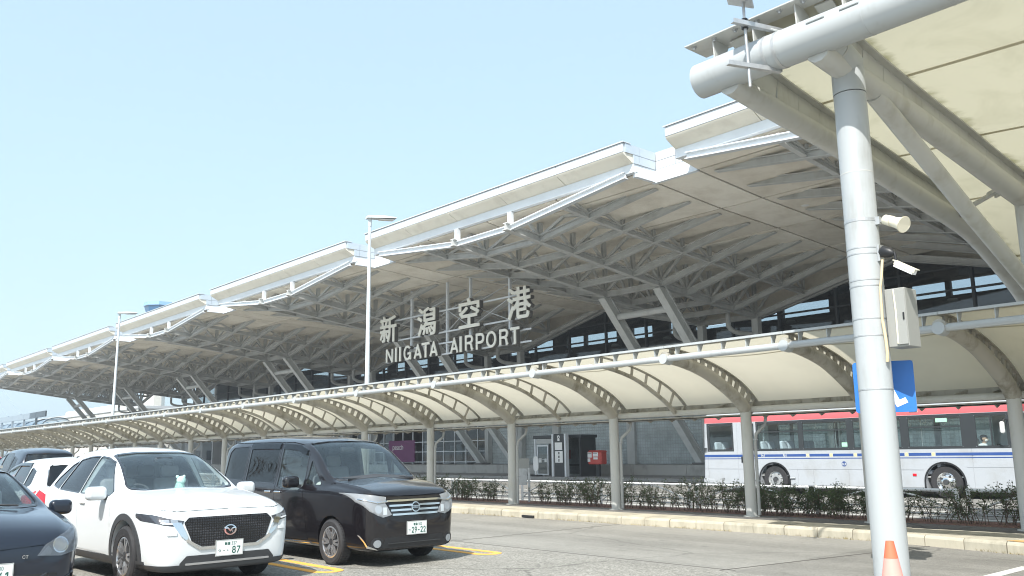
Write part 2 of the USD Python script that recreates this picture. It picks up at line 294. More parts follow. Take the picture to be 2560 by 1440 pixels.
isl = MB(); isl.box(-80, -7.5, 15.52, 16.62, -0.02, .166); isl.box(-7.5, 14, 15.2, 16.62, -0.02, .165)
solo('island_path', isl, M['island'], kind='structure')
mb = MB(); mb.box(-80, 14, 16.62, 17.95, -0.02, .15); solo('planting_bed', mb, M['soil'], kind='structure')
# loose kerb: every stone is a piece
kb = thing('kerb', 'cream concrete kerb of long stones along the edge of the car park', 'kerb', (-10, 14.7, 0))
x = -33.0; k = 0
while x < 3:
    L = 0.66; x1 = x + L; o = RNG.normal(0, .004, 3); xm = (x + x1) / 2; yy = yk(xm)
    p = [(yy + o[0], -.01), (yy + o[0], .12), (yy + .012 + o[0], .148 + o[1]), (yy + .045, .168 + o[1]), (15.5, .178 + o[2] * .5), (15.5, -.01)]
    mb = MB(); mb.prism(Polygon(p), L - .014, o=(x + .007, 0, 0), ex=(0, 1, 0), ey=(0, 0, 1))
    if xm > -7.5:
        v = mb.V[0]; v[:, 1] = np.where(v[:, 1] < 15.3, v[:, 1] - (v[:, 0] - xm) * .22, v[:, 1])
    part(kb, 'kerb_stone', mb, M['kerb' if RNG.random() < .6 else 'kerb2']); x = x1; k += 1
mb = MB(); mb.box(-33, 3, 14.9, 15.49, -.02, .15); part(kb, 'bedding', mb, M['concrete'])
mb = MB(); mb.prism(Polygon([(-5.3, 14.25), (-4.2, 14.02), (-3.0, 13.8), (-3.0, 14.05), (-4.3, 14.3), (-5.2, 14.42)]), .004, o=(0, 0, .176)); part(kb, 'worn_paint', mb, M['kerb_wear'])
part(kb, 'drain_slot', MB().box(-16.35, -15.95, 14.60, 14.72, .01, .065), M['black'])
mb = MB()
for _ in range(900):
    x = RNG.uniform(-19, -2.5)
    if meshkit.noise(A([x * 1.3, 3.1, 0.]), 5) < .42: continue
    y = yk(x) - abs(RNG.normal(0, .02)) + .01; h = RNG.uniform(.012, .06); a = RNG.uniform(0, 6.28); w = .006
    t = A([math.cos(a), math.sin(a), 0]) * h * .8 + A([0, -.01, h])
    b = A([x, y, 0]); s = A([math.sin(a), -math.cos(a), 0]) * w
    mb.add([b - s, b + s, b + t], [[0, 1, 2]])
solo('kerb_weeds', mb, M['dry_grass'], 'dry weeds and moss growing along the foot of the kerb', 'weeds', kind='stuff')

# painted markings
def u_mark(y, w=.34, x0=-16.2, x1=-10.85, lw=.125):
    arc = [(x1 - w / 2 + w / 2 * math.cos(t), y + w / 2 * math.sin(t)) for t in np.linspace(-math.pi / 2, math.pi / 2, 14)]
    return LineString([(x0, y - w / 2)] + arc + [(x0, y + w / 2)]).buffer(lw / 2)
for y in (9.1, 6.28, 3.42, .7):
    mb = MB().prism(u_mark(y), .004, o=(0, 0, .002))
    solo('bay_marking', mb, M['yellow_line'], kind='structure')
for y in (9.1, 6.28, 3.42):
    solo('bay_marking', MB().prism(u_mark(y, x0=-27, x1=-21.7), .004, o=(0, 0, .002)), M['yellow_line'], kind='structure')
solo('lane_line', MB().prism(Polygon([(-4.60, 10.2), (-4.46, 10.2), (-4.46, 12.75), (-4.60, 12.75)]), .004, o=(0, 0, .002)), M['white_line'], kind='structure')
for y, w in ((18.9, .14), (20.2, .12), (22.3, .12), (25.9, .13), (36.05, .16)):
    solo('road_line', MB().box(-200, 40, y, y + w, .001, .005), M['white_line'], kind='structure')

# ------------------------------------------------------------------ terminal building
PER, C0 = 20.2, -30.1
BAYS = [C0 + PER * k for k in (2, 1, 0, -1, -2, -3, -4, -5)]
def zs(y): return float(np.interp(y, [24.8, 26, 30.1, 34.6, 39, 45, 80], [12.0, 11.82, 11.52, 11.36, 11.14, 10.9, 10.4]))
def zc(y): return float(np.interp(y, [24.4, 34.75, 43.4], [11.28, 9.93, 9.03]))
T = thing('terminal_building', 'grey steel airport terminal with saw-edged overhanging roof on raking columns and dark glass', 'terminal', (-30, 42, 0))
YK = [24.78] + [24.45 + 2.095 * k for k in range(1, 10)]
yj = [26.05, 30.3, 34.6, 38.9, 43.3]
rib_i = 0
for ci, cx in enumerate(BAYS):
    a, b = cx - 9.15, cx + 9.05
    # roof slab over the bay and the recess beside it
    prof = [(24.95, zs(24.8) + .02), (26.05, zs(26.05) + .1), (30.3, zs(30.3) + .1), (34.6, zs(34.6) + .1), (43.3, zs(43.3) + .1), (47, 11.4), (60.5, 13.9), (60.5, 14.6), (26, 13.0), (24.95, 13.0)]
    mb = MB().prism(Polygon(prof), b - a - .02, o=(a + .01, 0, 0), ex=(0, 1, 0), ey=(0, 0, 1))
    prof2 = [(y, z) for y, z in prof]; prof2[0] = (26.2, zs(26.2) + .1); prof2.pop(1); prof2[-1] = (26.2, 12.99); prof2[-2] = (30, 12.99)
    mb.prism(Polygon(prof2), PER - (b - a), o=(b, 0, 0), ex=(0, 1, 0), ey=(0, 0, 1))
    part(T, 'roof_slab', mb, M['soffit_dark'])
    # fascia: white band panels, cream curved panels, edge beam
    nP = 5; xs = np.linspace(a, b, nP + 1)
    for i in range(nP):
        g = .012
        part(T, 'fascia_band', MB().bev(xs[i] + g, xs[i + 1] - g, 24.2, 24.5, 12.68, 13.04, .012), M['fascia_white'])
        cv = [(24.22, 12.675), (24.23, 12.64), (24.30, 12.575), (24.70, 12.365), (24.79, 12.34), (24.9, 12.34), (24.9, 12.675)]
        part(T, 'fascia_panel', MB().prism(Polygon(cv), xs[i + 1] - xs[i] - .03, o=(xs[i] + .015, 0, 0), ex=(0, 1, 0), ey=(0, 0, 1)), M['fascia_cream'], smooth=40)
    part(T, 'coping', MB().box(a - .03, b + .05, 24.15, 24.6, 13.045, 13.085), M['fascia_white'])
    mb = MB(); mb.box(a, b, 24.78, 24.90, 12.02, 12.338); mb.box(a, b, 24.75, 25.0, 11.985, 12.018); part(T, 'edge_beam', mb, M['fascia_beam'])
    # return faces into the recess
    for z0, z1 in ((12.68, 13.03), (12.33, 12.66)):
        part(T, 'return_panel', MB().box(b, b + .03, 24.3 if z0 > 12.6 else 24.75, 25.1, z0, z1), M['fascia_blue'])
        part(T, 'return_panel', MB().box(b, b + .03, 25.12, 26.05, z0, z1), M['fascia_blue'])
        part(T, 'recess_panel', MB().box(b + .04, b + 1.0, 26.06, 26.14, z0, z1), M['fascia_white'])
        part(T, 'recess_panel', MB().box(b + 1.02, a + PER, 26.06, 26.14, z0, z1), M['fascia_white'])
    mb = MB(); mb.box(b - .12, b + .0, 24.9, 26.2, 11.86, 12.32); mb.box(b + .0, a + PER - .02, 26.07, 26.2, 11.83, 12.32); mb.box(b - .16, b + .02, 24.9, 26.0, 11.83, 11.857); mb.box(b - .16, a + PER - .02, 26.02, 26.2, 11.80, 11.827)
    part(T, 'recess_beam', mb, M['fascia_beam'])
    # soffit panels
    xj = [b, a + PER]; bx = list(np.linspace(a, b, 5))
    for j in range(4):
        for x0, x1 in [(b, a + PER)] + list(zip(bx[:-1], bx[1:])):
            y0, y1, g = yj[j], yj[j + 1], .055; q = [(x0 + g, y0 + g), (x1 - g, y0 + g), (x1 - g, y1 - g), (x0 + g, y1 - g)]
            part(T, 'soffit_panel', MB().add([(x, y, zs(y)) for x, y in q] + [(x, y, zs(y) + .06) for x, y in q], MB.BF), M['soffit'])
    for x0, x1 in zip(bx[:-1], bx[1:]):
        q = [(x0 + .055, 25.06), (x1 - .055, 25.06), (x1 - .055, 26.0), (x0 + .055, 26.0)]
        part(T, 'soffit_panel', MB().add([(x, y, zs(y)) for x, y in q] + [(x, y, zs(y) + .06) for x, y in q], MB.BF), M['soffit'])
    # cross ribs
    for k, y in enumerate(YK):
        s_, c_ = zs(max(y, 24.9)) - .02, zc(y); last = k == 9
        tip = 8.65; c = 1.9; te = .02 if k == 0 else -.10
        P = [(cx - (10.0 if last else tip), y, s_ - te), (cx - c, y, c_), (cx + c, y, c_), (cx + (10.0 if last else tip), y, s_ - te)]
        m_ = M['steel_edge' if k == 0 else 'steel']; mb = MB()
        h = .30 if k else .26
        for p, q in zip(P[:-1], P[1:]): mb.ibeam(p, q, .26, h, .035)
        for sgn in (-1, 1):
            # verticals at chord and mid flank, V braces
            xm = cx + sgn * 5.0; zm = c_ + (s_ + .1 - c_) * (5.0 - c) / (tip - c)
            mb.ibeam((cx + sgn * c, y, c_ + .1), (cx + sgn * c, y, s_), .2, .2, .025, up=(1, 0, 0))
            if k: mb.ibeam((xm, y, zm + .1), (xm, y, s_), .16, .16, .025, up=(1, 0, 0))
            if k not in (0,):
                mb.beam((cx + sgn * c, y, c_ + .1), (cx + sgn * 3.5, y, s_), .12, .14); mb.beam((xm, y, zm + .1), (cx + sgn * 3.5, y, s_), .12, .14)
                mb.beam((cx + sgn * c, y, c_ + .1), (cx, y, s_), .12, .14)
        part(T, 'rib', mb, m_)
    # lengthwise chords, stringers and their V braces
    for sgn in (-1, 1):
        mb = MB(); xc = cx + sgn * 1.9
        yy = [24.45, 29.6, 34.75, 39, 43.4]
        for p, q in zip(yy[:-1], yy[1:]): mb.ibeam((xc, p, zc(p)), (xc, q, zc(q)), .30, .34, .04)
        part(T, 'chord', mb, M['steel'])
        mb = MB()
        for y0, y1 in zip(YK[:-1], YK[1:]):
            ym = (y0 + y1) / 2
            mb.beam((xc, y0 + .1, zc(y0) + .15), (xc, ym, zs(max(ym, 25)) - .03), .13, .13); mb.beam((xc, y1 - .1, zc(y1) + .15), (xc, ym, zs(max(ym, 25)) - .03), .13, .13)
        part(T, 'chord_bracing', mb, M['steel'])
        mb = MB(); xm = cx + sgn * 5.0
        def zmf(y): c_ = zc(y); s_ = zs(max(y, 24.9)) + .08; return c_ + (s_ - c_) * 3.1 / 6.75
        for y0, y1 in zip(YK[:-1], YK[1:]):
            ym = (y0 + y1) / 2; mb.ibeam((xm, y0, zmf(y0)), (xm, y1, zmf(y1)), .2, .24, .03)
            mb.beam((xm, y0 + .05, zmf(y0) + .1), (xm, ym, zs(max(ym, 25)) - .03), .10, .11); mb.beam((xm, y1 - .05, zmf(y1) + .1), (xm, ym, zs(max(ym, 25)) - .03), .10, .11)
        part(T, 'stringer', mb, M['steel'])
        # raking column with plate ends
        p, q = (xc, 34.75, zc(34.75) - .1), (xc, 42.75, .80)
        mb = MB(); mb.ibeam(p, q, .46, .5, .06, up=(0, 1, 0)); mb.beam(p, q, .30, .40, up=(0, 1, 0)); col = part(T, 'raking_column', mb, M['steel'])
        mb = MB(); mb.bev(xc - .45, xc + .45, 42.3, 43.2, .74, .86, .03); part(col, 'foot_plate', mb, M['concrete_dark'])
        mb = MB(); mb.box(xc - .2, xc + .2, 43.15, 43.55, .15, zc(43.3)); part(T, 'rear_post', mb, M['steel'])
        mb = MB(); pts = [(xc - .9, 41.9, 9.3), (xc - .9, 41.9, 8.5)] + [(xc - .9 + .45 * (1 - math.cos(t)), 41.9 + .9 * (1 - math.cos(t)), 8.5 - .45 * math.sin(t)) for t in np.linspace(.2, 1.57, 6)] + [(xc - .2, 43.3, 8.0)]
        mb.tube(pts, .14, 9); part(T, 'drain_pipe', mb, M['steel'], smooth=50)
    def on_col(z): return 34.75 + (zc(34.75) - .1 - z) * 8.0 / (zc(34.75) - .9)
    mb = MB(); zt = 8.75; mb.tube([(cx - 1.9, on_col(zt), zt), (cx + 1.9, on_col(zt), zt)], .19, 14); part(T, 'tie_tube', mb, M['steel'], smooth=40)
    mb = MB(); zt = 7.0; mb.box(cx - 1.7, cx + 1.7, on_col(zt) - .3, on_col(zt) + 2.2, zt - .14, zt + .1); part(T, 'landing_slab', mb, M['concrete'])

for bx_ in [C0 + PER * (k + .5) for k in range(-4, 2)]:
    for y in (32.4, 36.7, 41.0):
        mb = MB(); mb.revolve([(0, -.02), (.10, -.02), (.16, -.005), (.16, .02), (0, .02)], (bx_ + 1.6 * (1 if y < 40 else -1), y, zs(y) - .004), n=16); part(T, 'downlight', mb, M['white'], smooth=40)
# glass wall between the bays (gabled top), mullions and transoms
WX0 = -104.0
YW = 43.75
bounds = [C0 + PER * (k + .5) for k in range(-4, 2)]
part(T, 'wall_band', MB().box(WX0, 30, 43.6, 44.1, 3.75, 5.6), M['concrete_dark'])
for bx in bounds:
    top = Polygon([(bx - 10.1, 5.6), (bx + 10.1, 5.6), (bx + 10.1, 8.95), (bx + 8.2, 8.95), (bx, 10.95), (bx - 8.2, 8.95), (bx - 10.1, 8.95)])
    xs = [bx - 10.1, bx - 7, bx - 3.5, bx, bx + 3.5, bx + 7, bx + 10.1]; rows = [5.6, 7.9, 9.0, 10.1, 11.2]
    for i in range(6):
        for j in range(4):
            c = sbox(xs[i] + .06, rows[j] + .05, xs[i + 1] - .06, rows[j + 1] - .05).intersection(top.buffer(-.03))
            if c.area > .05: part(T, 'glass_pane', MB().prism(c, .03, o=(0, YW + .05, 0), ex=(1, 0, 0), ey=(0, 0, 1), ez=(0, 1, 0)), M['glass_wall'])
    for xm in xs[:-1]:
        h = top.intersection(LineString([(xm, 5), (xm, 12)])).bounds if xm > xs[0] + .1 else (0, 5.6, 0, 8.95)
        part(T, 'mullion', MB().box(xm - .06, xm + .06, YW - .06, YW + .14, 5.6, h[3]), M['black_frame'])
    for z in rows[:-1]:
        l = top.intersection(LineString([(bx - 10.1, z), (bx + 10.1, z)])).bounds
        part(T, 'transom', MB().box(l[0], l[2], YW - .05, YW + .12, z - .045, z + .045), M['black_frame'])
    for sgn in (-1, 1):
        mb = MB(); mb.beam((bx + sgn * 8.3, YW - .02, 9.05), (bx, YW - .02, 11.05), .3, .36, up=(0, 0, 1)); part(T, 'gable_trim', mb, M['steel'])
        mb = MB(); mb.prism(Polygon([(bx + sgn * 8.2, 9.2), (bx, 11.2), (bx + sgn * 10.1, 11.2), (bx + sgn * 10.1, 9.2)]), .1, o=(0, YW + .2, 0), ex=(1, 0, 0), ey=(0, 0, 1), ez=(0, 1, 0)); part(T, 'gable_infill', mb, M['soffit'])
# inside: upper floor, back wall with a clear strip, a few dark trusses and ceiling lamps
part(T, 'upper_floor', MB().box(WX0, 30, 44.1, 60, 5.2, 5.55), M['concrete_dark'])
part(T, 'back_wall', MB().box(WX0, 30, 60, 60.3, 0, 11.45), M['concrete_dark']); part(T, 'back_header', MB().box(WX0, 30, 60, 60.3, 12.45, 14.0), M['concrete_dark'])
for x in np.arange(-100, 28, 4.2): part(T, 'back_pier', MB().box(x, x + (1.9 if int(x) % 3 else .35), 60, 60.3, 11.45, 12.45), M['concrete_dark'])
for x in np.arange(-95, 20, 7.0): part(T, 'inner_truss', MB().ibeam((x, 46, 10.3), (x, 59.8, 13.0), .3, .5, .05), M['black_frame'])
mb = MB()
for x in np.arange(-90, 10, 5.0):
    for y in (50, 56): mb.revolve([(0, 9.62), (.25, 9.6), (.34, 9.45), (0.0, 9.44)], (x, y, 0), n=12)
part(T, 'ceiling_lamp_shade', mb, M['white'], smooth=40, kind='stuff')
# lower storey
PL = thing('bench_wall', 'low grey concrete ledge running along the front of the terminal', 'ledge', (-30, 41.5, .15))
x = -104.
while x < 30:
    part(PL, 'ledge_block', MB().bev(x + .01, x + 3.99, 41.2, 43.55, .14, .74, .02), M['concrete']); x += 4
gb = MB(); bs = .20
xb = np.arange(-52.4, 10, bs); zb = np.arange(.76, 3.7, bs)
for x in xb:
    for z in zb:
        if x < -46.2 and False: continue
        h = .008; p = [(x + h, z + h), (x + bs - h, z + h), (x + bs - h, z + bs - h), (x + h, z + bs - h)]; c = .04
        q = [(x + c, z + c), (x + bs - c, z + c), (x + bs - c, z + bs - c), (x + c, z + bs - c)]; d = RNG.uniform(.012, .03)
        gb.add([(u, 43.6, w) for u, w in p] + [(u, 43.6 - d, w) for u, w in q], [[4, 5, 6, 7], [0, 1, 5, 4], [1, 2, 6, 5], [2, 3, 7, 6], [3, 0, 4, 7]])
part(T, 'glass_blocks', gb, M['glass_block'], kind='stuff')
part(T, 'block_backing', MB().box(-52.5, 10, 43.6, 43.9, .15, 3.75), M['block_joint'])
for x in (-49.2, -44.9, -38, -31, -24):
    part(T, 'wall_pilaster', MB().box(x - .32, x + .32, 43.36, 43.59, .74, 3.75), M['steel'])
for x in np.arange(-100.5, -53, 1.46):
    for z0, z1 in ((.95, 1.74), (1.74, 2.54), (2.54, 3.7)):
        if -66.2 < x < -61.5: continue
        part(T, 'shop_pane', MB().box(x + .04, x + 1.42, 43.62, 43.65, z0 + .03, z1 - .03), M['glass_shop'])
    part(T, 'shop_mullion', MB().box(x - .035, x + .035, 43.56, 43.70, .74, 3.75), M['steel_edge'])
for z in (.92, 1.74, 2.54): part(T, 'shop_transom', MB().box(-100.5, -53, 43.58, 43.69, z - .03, z + .03), M['steel_edge'])
part(T, 'shop_floor', MB().box(WX0, -52.5, 43.7, 60, .1, .3), M['concrete_dark'])
mb = MB()
for k in range(60):
    x, y = RNG.uniform(-100, -54), RNG.uniform(45, 52); h = RNG.uniform(.8, 2.2); mb.box(x, x + RNG.uniform(.6, 1.8), y, y + .5, .3, .3 + h)
part(T, 'shop_display', mb, M['far_wall2'], kind='stuff')
part(T, 'side_wall', MB().box(WX0 - .3, WX0, 43.6, 77.3, 0, 12), M['far_wall2'])
pp = part(T, 'shop_poster', MB().box(-66.1, -62.2, 43.55, 43.64, .92, 2.72), M['purple'], label='purple shop poster with white lettering')
t = meshkit.text_mesh('peach', .42, .012); mb = MB(); v = A(t.vertices); mb.add(np.stack([-65.5 + v[:, 0], 43.545 - v[:, 2], 1.95 + v[:, 1]], 1), t.faces[:, ::-1]); part(pp, 'lettering', mb, M['white'])

# ------------------------------------------------------------------ airport sign
GLYPH = {'新':[[[0,169,97,352,95,364,15,369,10,467,26,482,215,486,213,538,21,538,5,554,5,636,15,651,123,660,91,768,36,774,21,790,21,872,31,887,204,893,179,969,195,985,256,1000,297,990,347,892,503,892,525,882,554,903,684,923,867,979,897,969,954,918,959,882,938,867,651,797,653,647,979,646,995,621,995,549,979,523,882,520,882,26,867,5,779,0,754,15,751,523,652,521,646,374,621,205,585,97,528,10,503,10,436,62,431,92,457,136,415,144,346,287,338,92,323,56,287,31,164,21,123,108,144,138,215,141,213,318,149,185,92,113,67,113],[338,486,526,477,528,536,341,538],[467,773,429,656,527,658,527,784],[436,359,493,253,501,251,517,363],[341,364,351,354,354,361],[219,774,247,658,296,657,338,773],[195,359,207,349,215,351,213,364]]],'潟':[[[26,63,26,94,114,257,188,437,203,453,229,453,302,401,310,365,412,486,339,495,328,516,328,832,276,771,255,766,160,838,63,891,52,922,104,990,141,995,172,979,324,875,339,906,568,1000,599,995,653,936,937,943,953,932,953,505,932,490,566,490,552,462,979,458,995,443,969,130,953,73,917,21,870,0,708,0,693,16,671,97,646,115,614,206,582,256,599,120,599,78,583,63,526,52,490,63,466,230,422,109,370,31,344,31,281,63,271,94,312,153,333,210,297,208,254,250,135,10,109,10],[786,333,845,267,858,267,864,337],[706,266,750,156,735,116,827,115,843,166,797,156],[648,896,453,826,456,776,630,771,635,677,620,661,455,661,455,610,828,611,826,661,661,661,646,677,651,771,826,776,827,822,667,823,651,833],[462,339,429,297,466,285,510,302,563,302,572,291,583,307,641,328,685,307,703,335]],[[0,646,52,714,83,714,240,630,281,583,240,516,219,495,193,495,118,551,5,609]]],'空':[[[0,26,0,105,16,126,405,130,404,341,126,342,111,363,110,425,68,421,21,484,11,526,95,570,11,574,0,589,0,847,16,863,398,863,368,963,479,1000,505,979,561,863,942,858,947,611,937,600,842,596,921,547,942,511,879,432,843,430,842,358,826,342,542,338,543,127,932,126,947,116,947,16,937,5,26,0],[132,593,145,590,235,643,337,726,363,726,426,674,426,632,321,547,212,484,207,469,782,468,783,478,688,536,526,621,516,658,574,721,595,726,813,611,816,734,135,737]]],'港':[[[0,593,15,638,65,688,131,663,224,603,236,605,236,648,251,658,412,661,410,728,291,729,273,754,241,739,129,824,65,854,50,884,111,960,181,935,305,849,411,850,412,950,427,965,523,965,533,955,541,849,681,850,688,960,799,960,805,850,935,849,955,834,955,739,940,729,806,728,804,660,970,658,985,643,985,553,970,538,829,535,906,438,1000,372,1000,347,935,276,900,281,814,349,815,222,839,231,930,186,920,95,899,45,859,10,824,0,492,0,432,20,392,80,388,332,312,266,267,275,141,10,126,0,101,5,35,50,25,75,191,407,226,422,275,398,351,474,392,535,259,538,211,477,191,472,104,537],[518,121,791,116,809,144,814,214,515,211],[530,538,511,487,714,491,690,538],[513,325,696,322,698,374,515,377],[538,662,681,659,683,726,540,728]]],'交':[[[0,87,15,113,151,144,285,195,400,265,287,421,244,528,113,431,31,492,31,528,173,621,277,730,36,733,21,749,21,831,31,846,433,851,385,944,385,969,487,1000,572,851,933,851,949,841,949,744,938,733,702,730,872,595,954,513,954,487,882,431,856,431,727,563,590,667,590,692,633,733,350,733,395,703,395,682,266,547,349,559,416,427,486,344,563,427,631,564,733,544,738,508,703,431,584,264,736,180,969,118,979,97,918,10,841,21,708,62,605,108,490,181,297,72,77,0,46,15]]],'通':[[[0,77,0,98,31,134,149,230,149,482,10,485,5,588,15,598,252,598,263,588,263,225,335,177,335,716,345,727,536,730,428,778,428,809,463,845,345,845,335,856,335,938,345,948,881,954,943,907,943,881,918,856,763,749,792,727,933,727,943,716,943,211,933,186,897,160,851,149,732,155,706,242,717,253,828,253,830,317,694,320,691,165,680,155,593,155,582,165,582,318,452,320,448,165,407,146,509,124,713,124,985,144,1000,113,974,31,763,15,454,21,335,52,225,128,199,134,67,0],[691,426,828,423,830,477,693,479],[691,581,827,577,830,621,693,624],[560,845,651,804,712,842],[448,426,580,423,582,472,451,479],[448,581,580,577,582,621,451,624]],[[26,871,26,892,72,933,113,943,289,778,299,742,216,680]]],'観':[[[0,436,0,456,76,535,133,623,31,631,21,641,21,723,31,735,10,749,10,774,76,848,149,995,241,974,246,949,228,898,482,897,492,887,492,805,482,795,315,795,301,733,512,729,513,933,523,944,923,944,933,933,933,349,923,338,841,336,841,137,897,140,897,221,913,267,990,236,1000,226,990,97,949,36,790,31,744,62,733,92,733,336,696,338,672,200,631,108,579,46,513,0,487,0,432,67,203,67,195,15,108,10,92,21,92,377,67,364,41,369],[621,450,823,446,825,505,623,508],[621,778,823,775,825,833,623,836],[624,672,623,610,825,613,823,672],[477,338,380,337,382,308,482,308,492,297,492,221,482,210,382,210,380,172,497,169,516,148,564,223,584,336,523,338,513,349,511,482,492,467,381,466,382,436,487,431,492,354],[372,631,392,570,513,561,511,636],[200,173,275,170,277,208,202,210],[200,311,274,308,277,336,203,338],[200,439,274,436,277,464,203,467],[255,620,229,569,276,571],[165,794,131,733,183,734,200,793]]],'光':[[[0,73,5,104,117,146,217,229,259,303,295,465,292,487,31,487,21,497,21,591,31,601,439,602,446,995,554,995,560,984,561,602,984,596,990,503,979,487,689,479,695,116,864,115,881,154,886,280,917,290,1000,244,984,93,964,41,938,16,896,0,668,0,601,26,580,57,570,119,567,487,421,486,399,337,373,254,306,140,238,78,83,0,57,0]],[[658,658,658,679,746,836,788,948,819,959,902,927,907,891,772,642,736,622]],[[109,886,119,922,192,948,218,938,316,762,347,679,342,653,264,622,228,632,186,754]]],'バ':[[[807,877,824,904,898,925,979,807,1000,749,909,711]],[[535,717,535,738,556,754,642,781,663,770,856,342,947,75,936,32,840,0,813,11,706,351,615,570]],[[690,834,706,861,781,882,856,770,877,701,813,668,786,668]],[[0,48,5,80,101,221,171,366,241,586,267,754,294,770,401,743,406,711,374,578,299,326,182,86,123,0,96,0]]],'ス':[[[0,101,6,131,183,215,439,418,583,591,673,754,669,774,119,768,101,786,101,905,113,923,815,923,881,869,792,661,661,456,982,131,1000,107,988,71,911,6,881,0,731,183,567,345,333,137,107,6,89,6]]],'つ':[[[0,592,6,632,443,759,581,782,753,770,879,713,960,626,1000,517,994,356,925,218,782,103,598,34,345,0,287,109,299,144,427,149,583,178,705,225,798,295,844,370,856,417,856,497,833,555,792,603,727,638,590,649,376,603,80,489,52,489]]]}
def glyph(ch):
    return shapely.union_all([Polygon(list(zip(r[0][::2], r[0][1::2])), [list(zip(h[::2], h[1::2])) for h in r[1:]]).buffer(0) for r in GLYPH[ch]])
def fit(g, x0, x1, z0, z1):
    a, b, c, d = g.bounds; return affinity.affine_transform(g, [(x1 - x0) / (c - a), 0, 0, (z1 - z0) / (d - b), x0 - a * (x1 - x0) / (c - a), z0 - b * (z1 - z0) / (d - b)])
SY = 30.4
S = thing('airport_sign', 'large cream letters reading the airport name on a steel frame under the roof', 'sign', (-40.2, SY, 7.15))
def sign_letter(g, x0, x1, z0, z1):
    g = fit(g, x0, x1, z0, z1)
    f = part(S, 'letter', MB().prism(g, .05, o=(0, SY - .05, 0), ex=(1, 0, 0), ey=(0, 0, 1), ez=(0, 1, 0)), M['letter'])
    part(f, 'letter_return', MB().prism(g.buffer(-.006), .26, o=(0, SY + .001, 0), ex=(1, 0, 0), ey=(0, 0, 1), ez=(0, 1, 0)), M['letter_side'])
for ch, xc in zip('新潟空港', (-46.33, -42.22, -38.18, -33.98)): sign_letter(glyph(ch).buffer(-9), xc - .92, xc + .92, 8.44, 10.14)
W = .088
def shape(k):
    L = lambda *p: LineString(p)
    d = {'N': [L((0, 0), (0, 1)), L((0, 1), (.8, 0)), L((.8, 0), (.8, 1))], 'I': [L((0, 0), (0, 1))], 'A': [L((0, 0), (.41, 1), (.82, 0)), L((.13, .3), (.69, .3))],
         'T': [L((0, 1), (.8, 1)), L((.4, 0), (.4, 1))],
         'R': [L((0, 0), (0, 1), (.42, 1), (.58, .97), (.68, .87), (.7, .76), (.66, .62), (.55, .54), (.42, .51), (0, .51)), L((.38, .51), (.52, .46), (.6, .34), (.64, .12), (.74, 0))],
         'P': [L((0, 0), (0, 1), (.42, 1), (.6, .96), (.71, .85), (.73, .73), (.69, .59), (.57, .49), (.42, .46), (0, .46))],
         'O': [LineString([(.45 + .45 * math.cos(t), .5 + .52 * math.sin(t)) for t in np.linspace(0, 2 * math.pi, 28)])],
         'G': [LineString([(.43 + .43 * math.cos(t), .5 + .52 * math.sin(t)) for t in np.linspace(.75, 2 * math.pi - .55, 22)] + [(.84, .06), (.84, .44), (.47, .44)])]}[k]
    u = shapely.union_all([l.buffer(W, cap_style='flat', join_style='mitre', mitre_limit=1.6) for l in d]); return u
for ch, x0, x1 in (('N', -46.52, -45.75), ('I', -45.51, -45.33), ('I', -45.06, -44.88), ('G', -44.57, -43.81), ('A', -43.5, -42.71), ('T', -42.69, -41.92), ('A', -41.89, -41.12), ('A', -39.9, -39.17), ('I', -39.03, -38.84), ('R', -38.54, -37.82), ('P', -37.57, -36.86), ('O', -36.68, -35.85), ('R', -35.58, -34.86), ('T', -34.69, -33.98)):
    sign_letter(shape(ch), x0, x1, 7.15, 8.04)
for x in (-44.35, -40.73, -38.56, -35.17): part(S, 'frame_post', MB().box(x - .07, x + .07, SY + .33, SY + .47, 7.2, 11.46), M['steel_edge'])
for z in (7.24, 7.88, 8.53, 9.8): part(S, 'frame_rail', MB().box(-46.9, -33.4, SY + .265, SY + .33, z - .045, z + .045), M['steel_edge'])
for xa, xb in ((-44.35, -40.73), (-40.73, -38.56), (-38.56, -35.17)):
    mb = MB(); mb.tube([(xa, SY + .4, 8.55), (xb, SY + .4, 9.78)], .02, 6); mb.tube([(xa, SY + .44, 9.78), (xb, SY + .44, 8.55)], .02, 6); part(S, 'cross_tie', mb, M['steel_edge'])
    mb = MB(); mb.tube([(xa, SY + .45, 9.8), ((xa + xb) / 2, SY + 2.5, 11.3)], .025, 6); part(S, 'stay', mb, M['steel_edge'])

# ------------------------------------------------------------------ covered walkway
YT, ZT, YP = 13.65, 3.31, 16.25
nodes = [-0.38, -3.03, -5.68, -8.33] + [-10.98 - 3.79 * k for k in range(22)]
WK = thing('covered_walkway', 'long covered walkway with cream membrane roof on curved grey ribs behind the parked cars', 'walkway canopy', (-30, 15, .16))
low = A([(13.55, 3.22), (13.9, 3.19), (14.33, 3.12), (14.9, 2.97), (15.43, 2.74), (15.94, 2.47), (16.2, 2.27)])
upr = A([(13.66, 3.535), (13.9, 3.52), (14.25, 3.475), (14.63, 3.41), (15.29, 3.25), (16.05, 2.97), (16.43, 2.75), (16.72, 2.50)])
def curve(p, n):
    s = np.r_[0, np.cumsum(np.linalg.norm(np.diff(p, axis=0), axis=1))]; u = np.linspace(0, s[-1], n)
    return np.stack([PchipInterpolator(s, p[:, 0])(u), PchipInterpolator(s, p[:, 1])(u)], 1)
lowc = curve(low + A([0.05, .12]), 14); uc = curve(upr, 18)
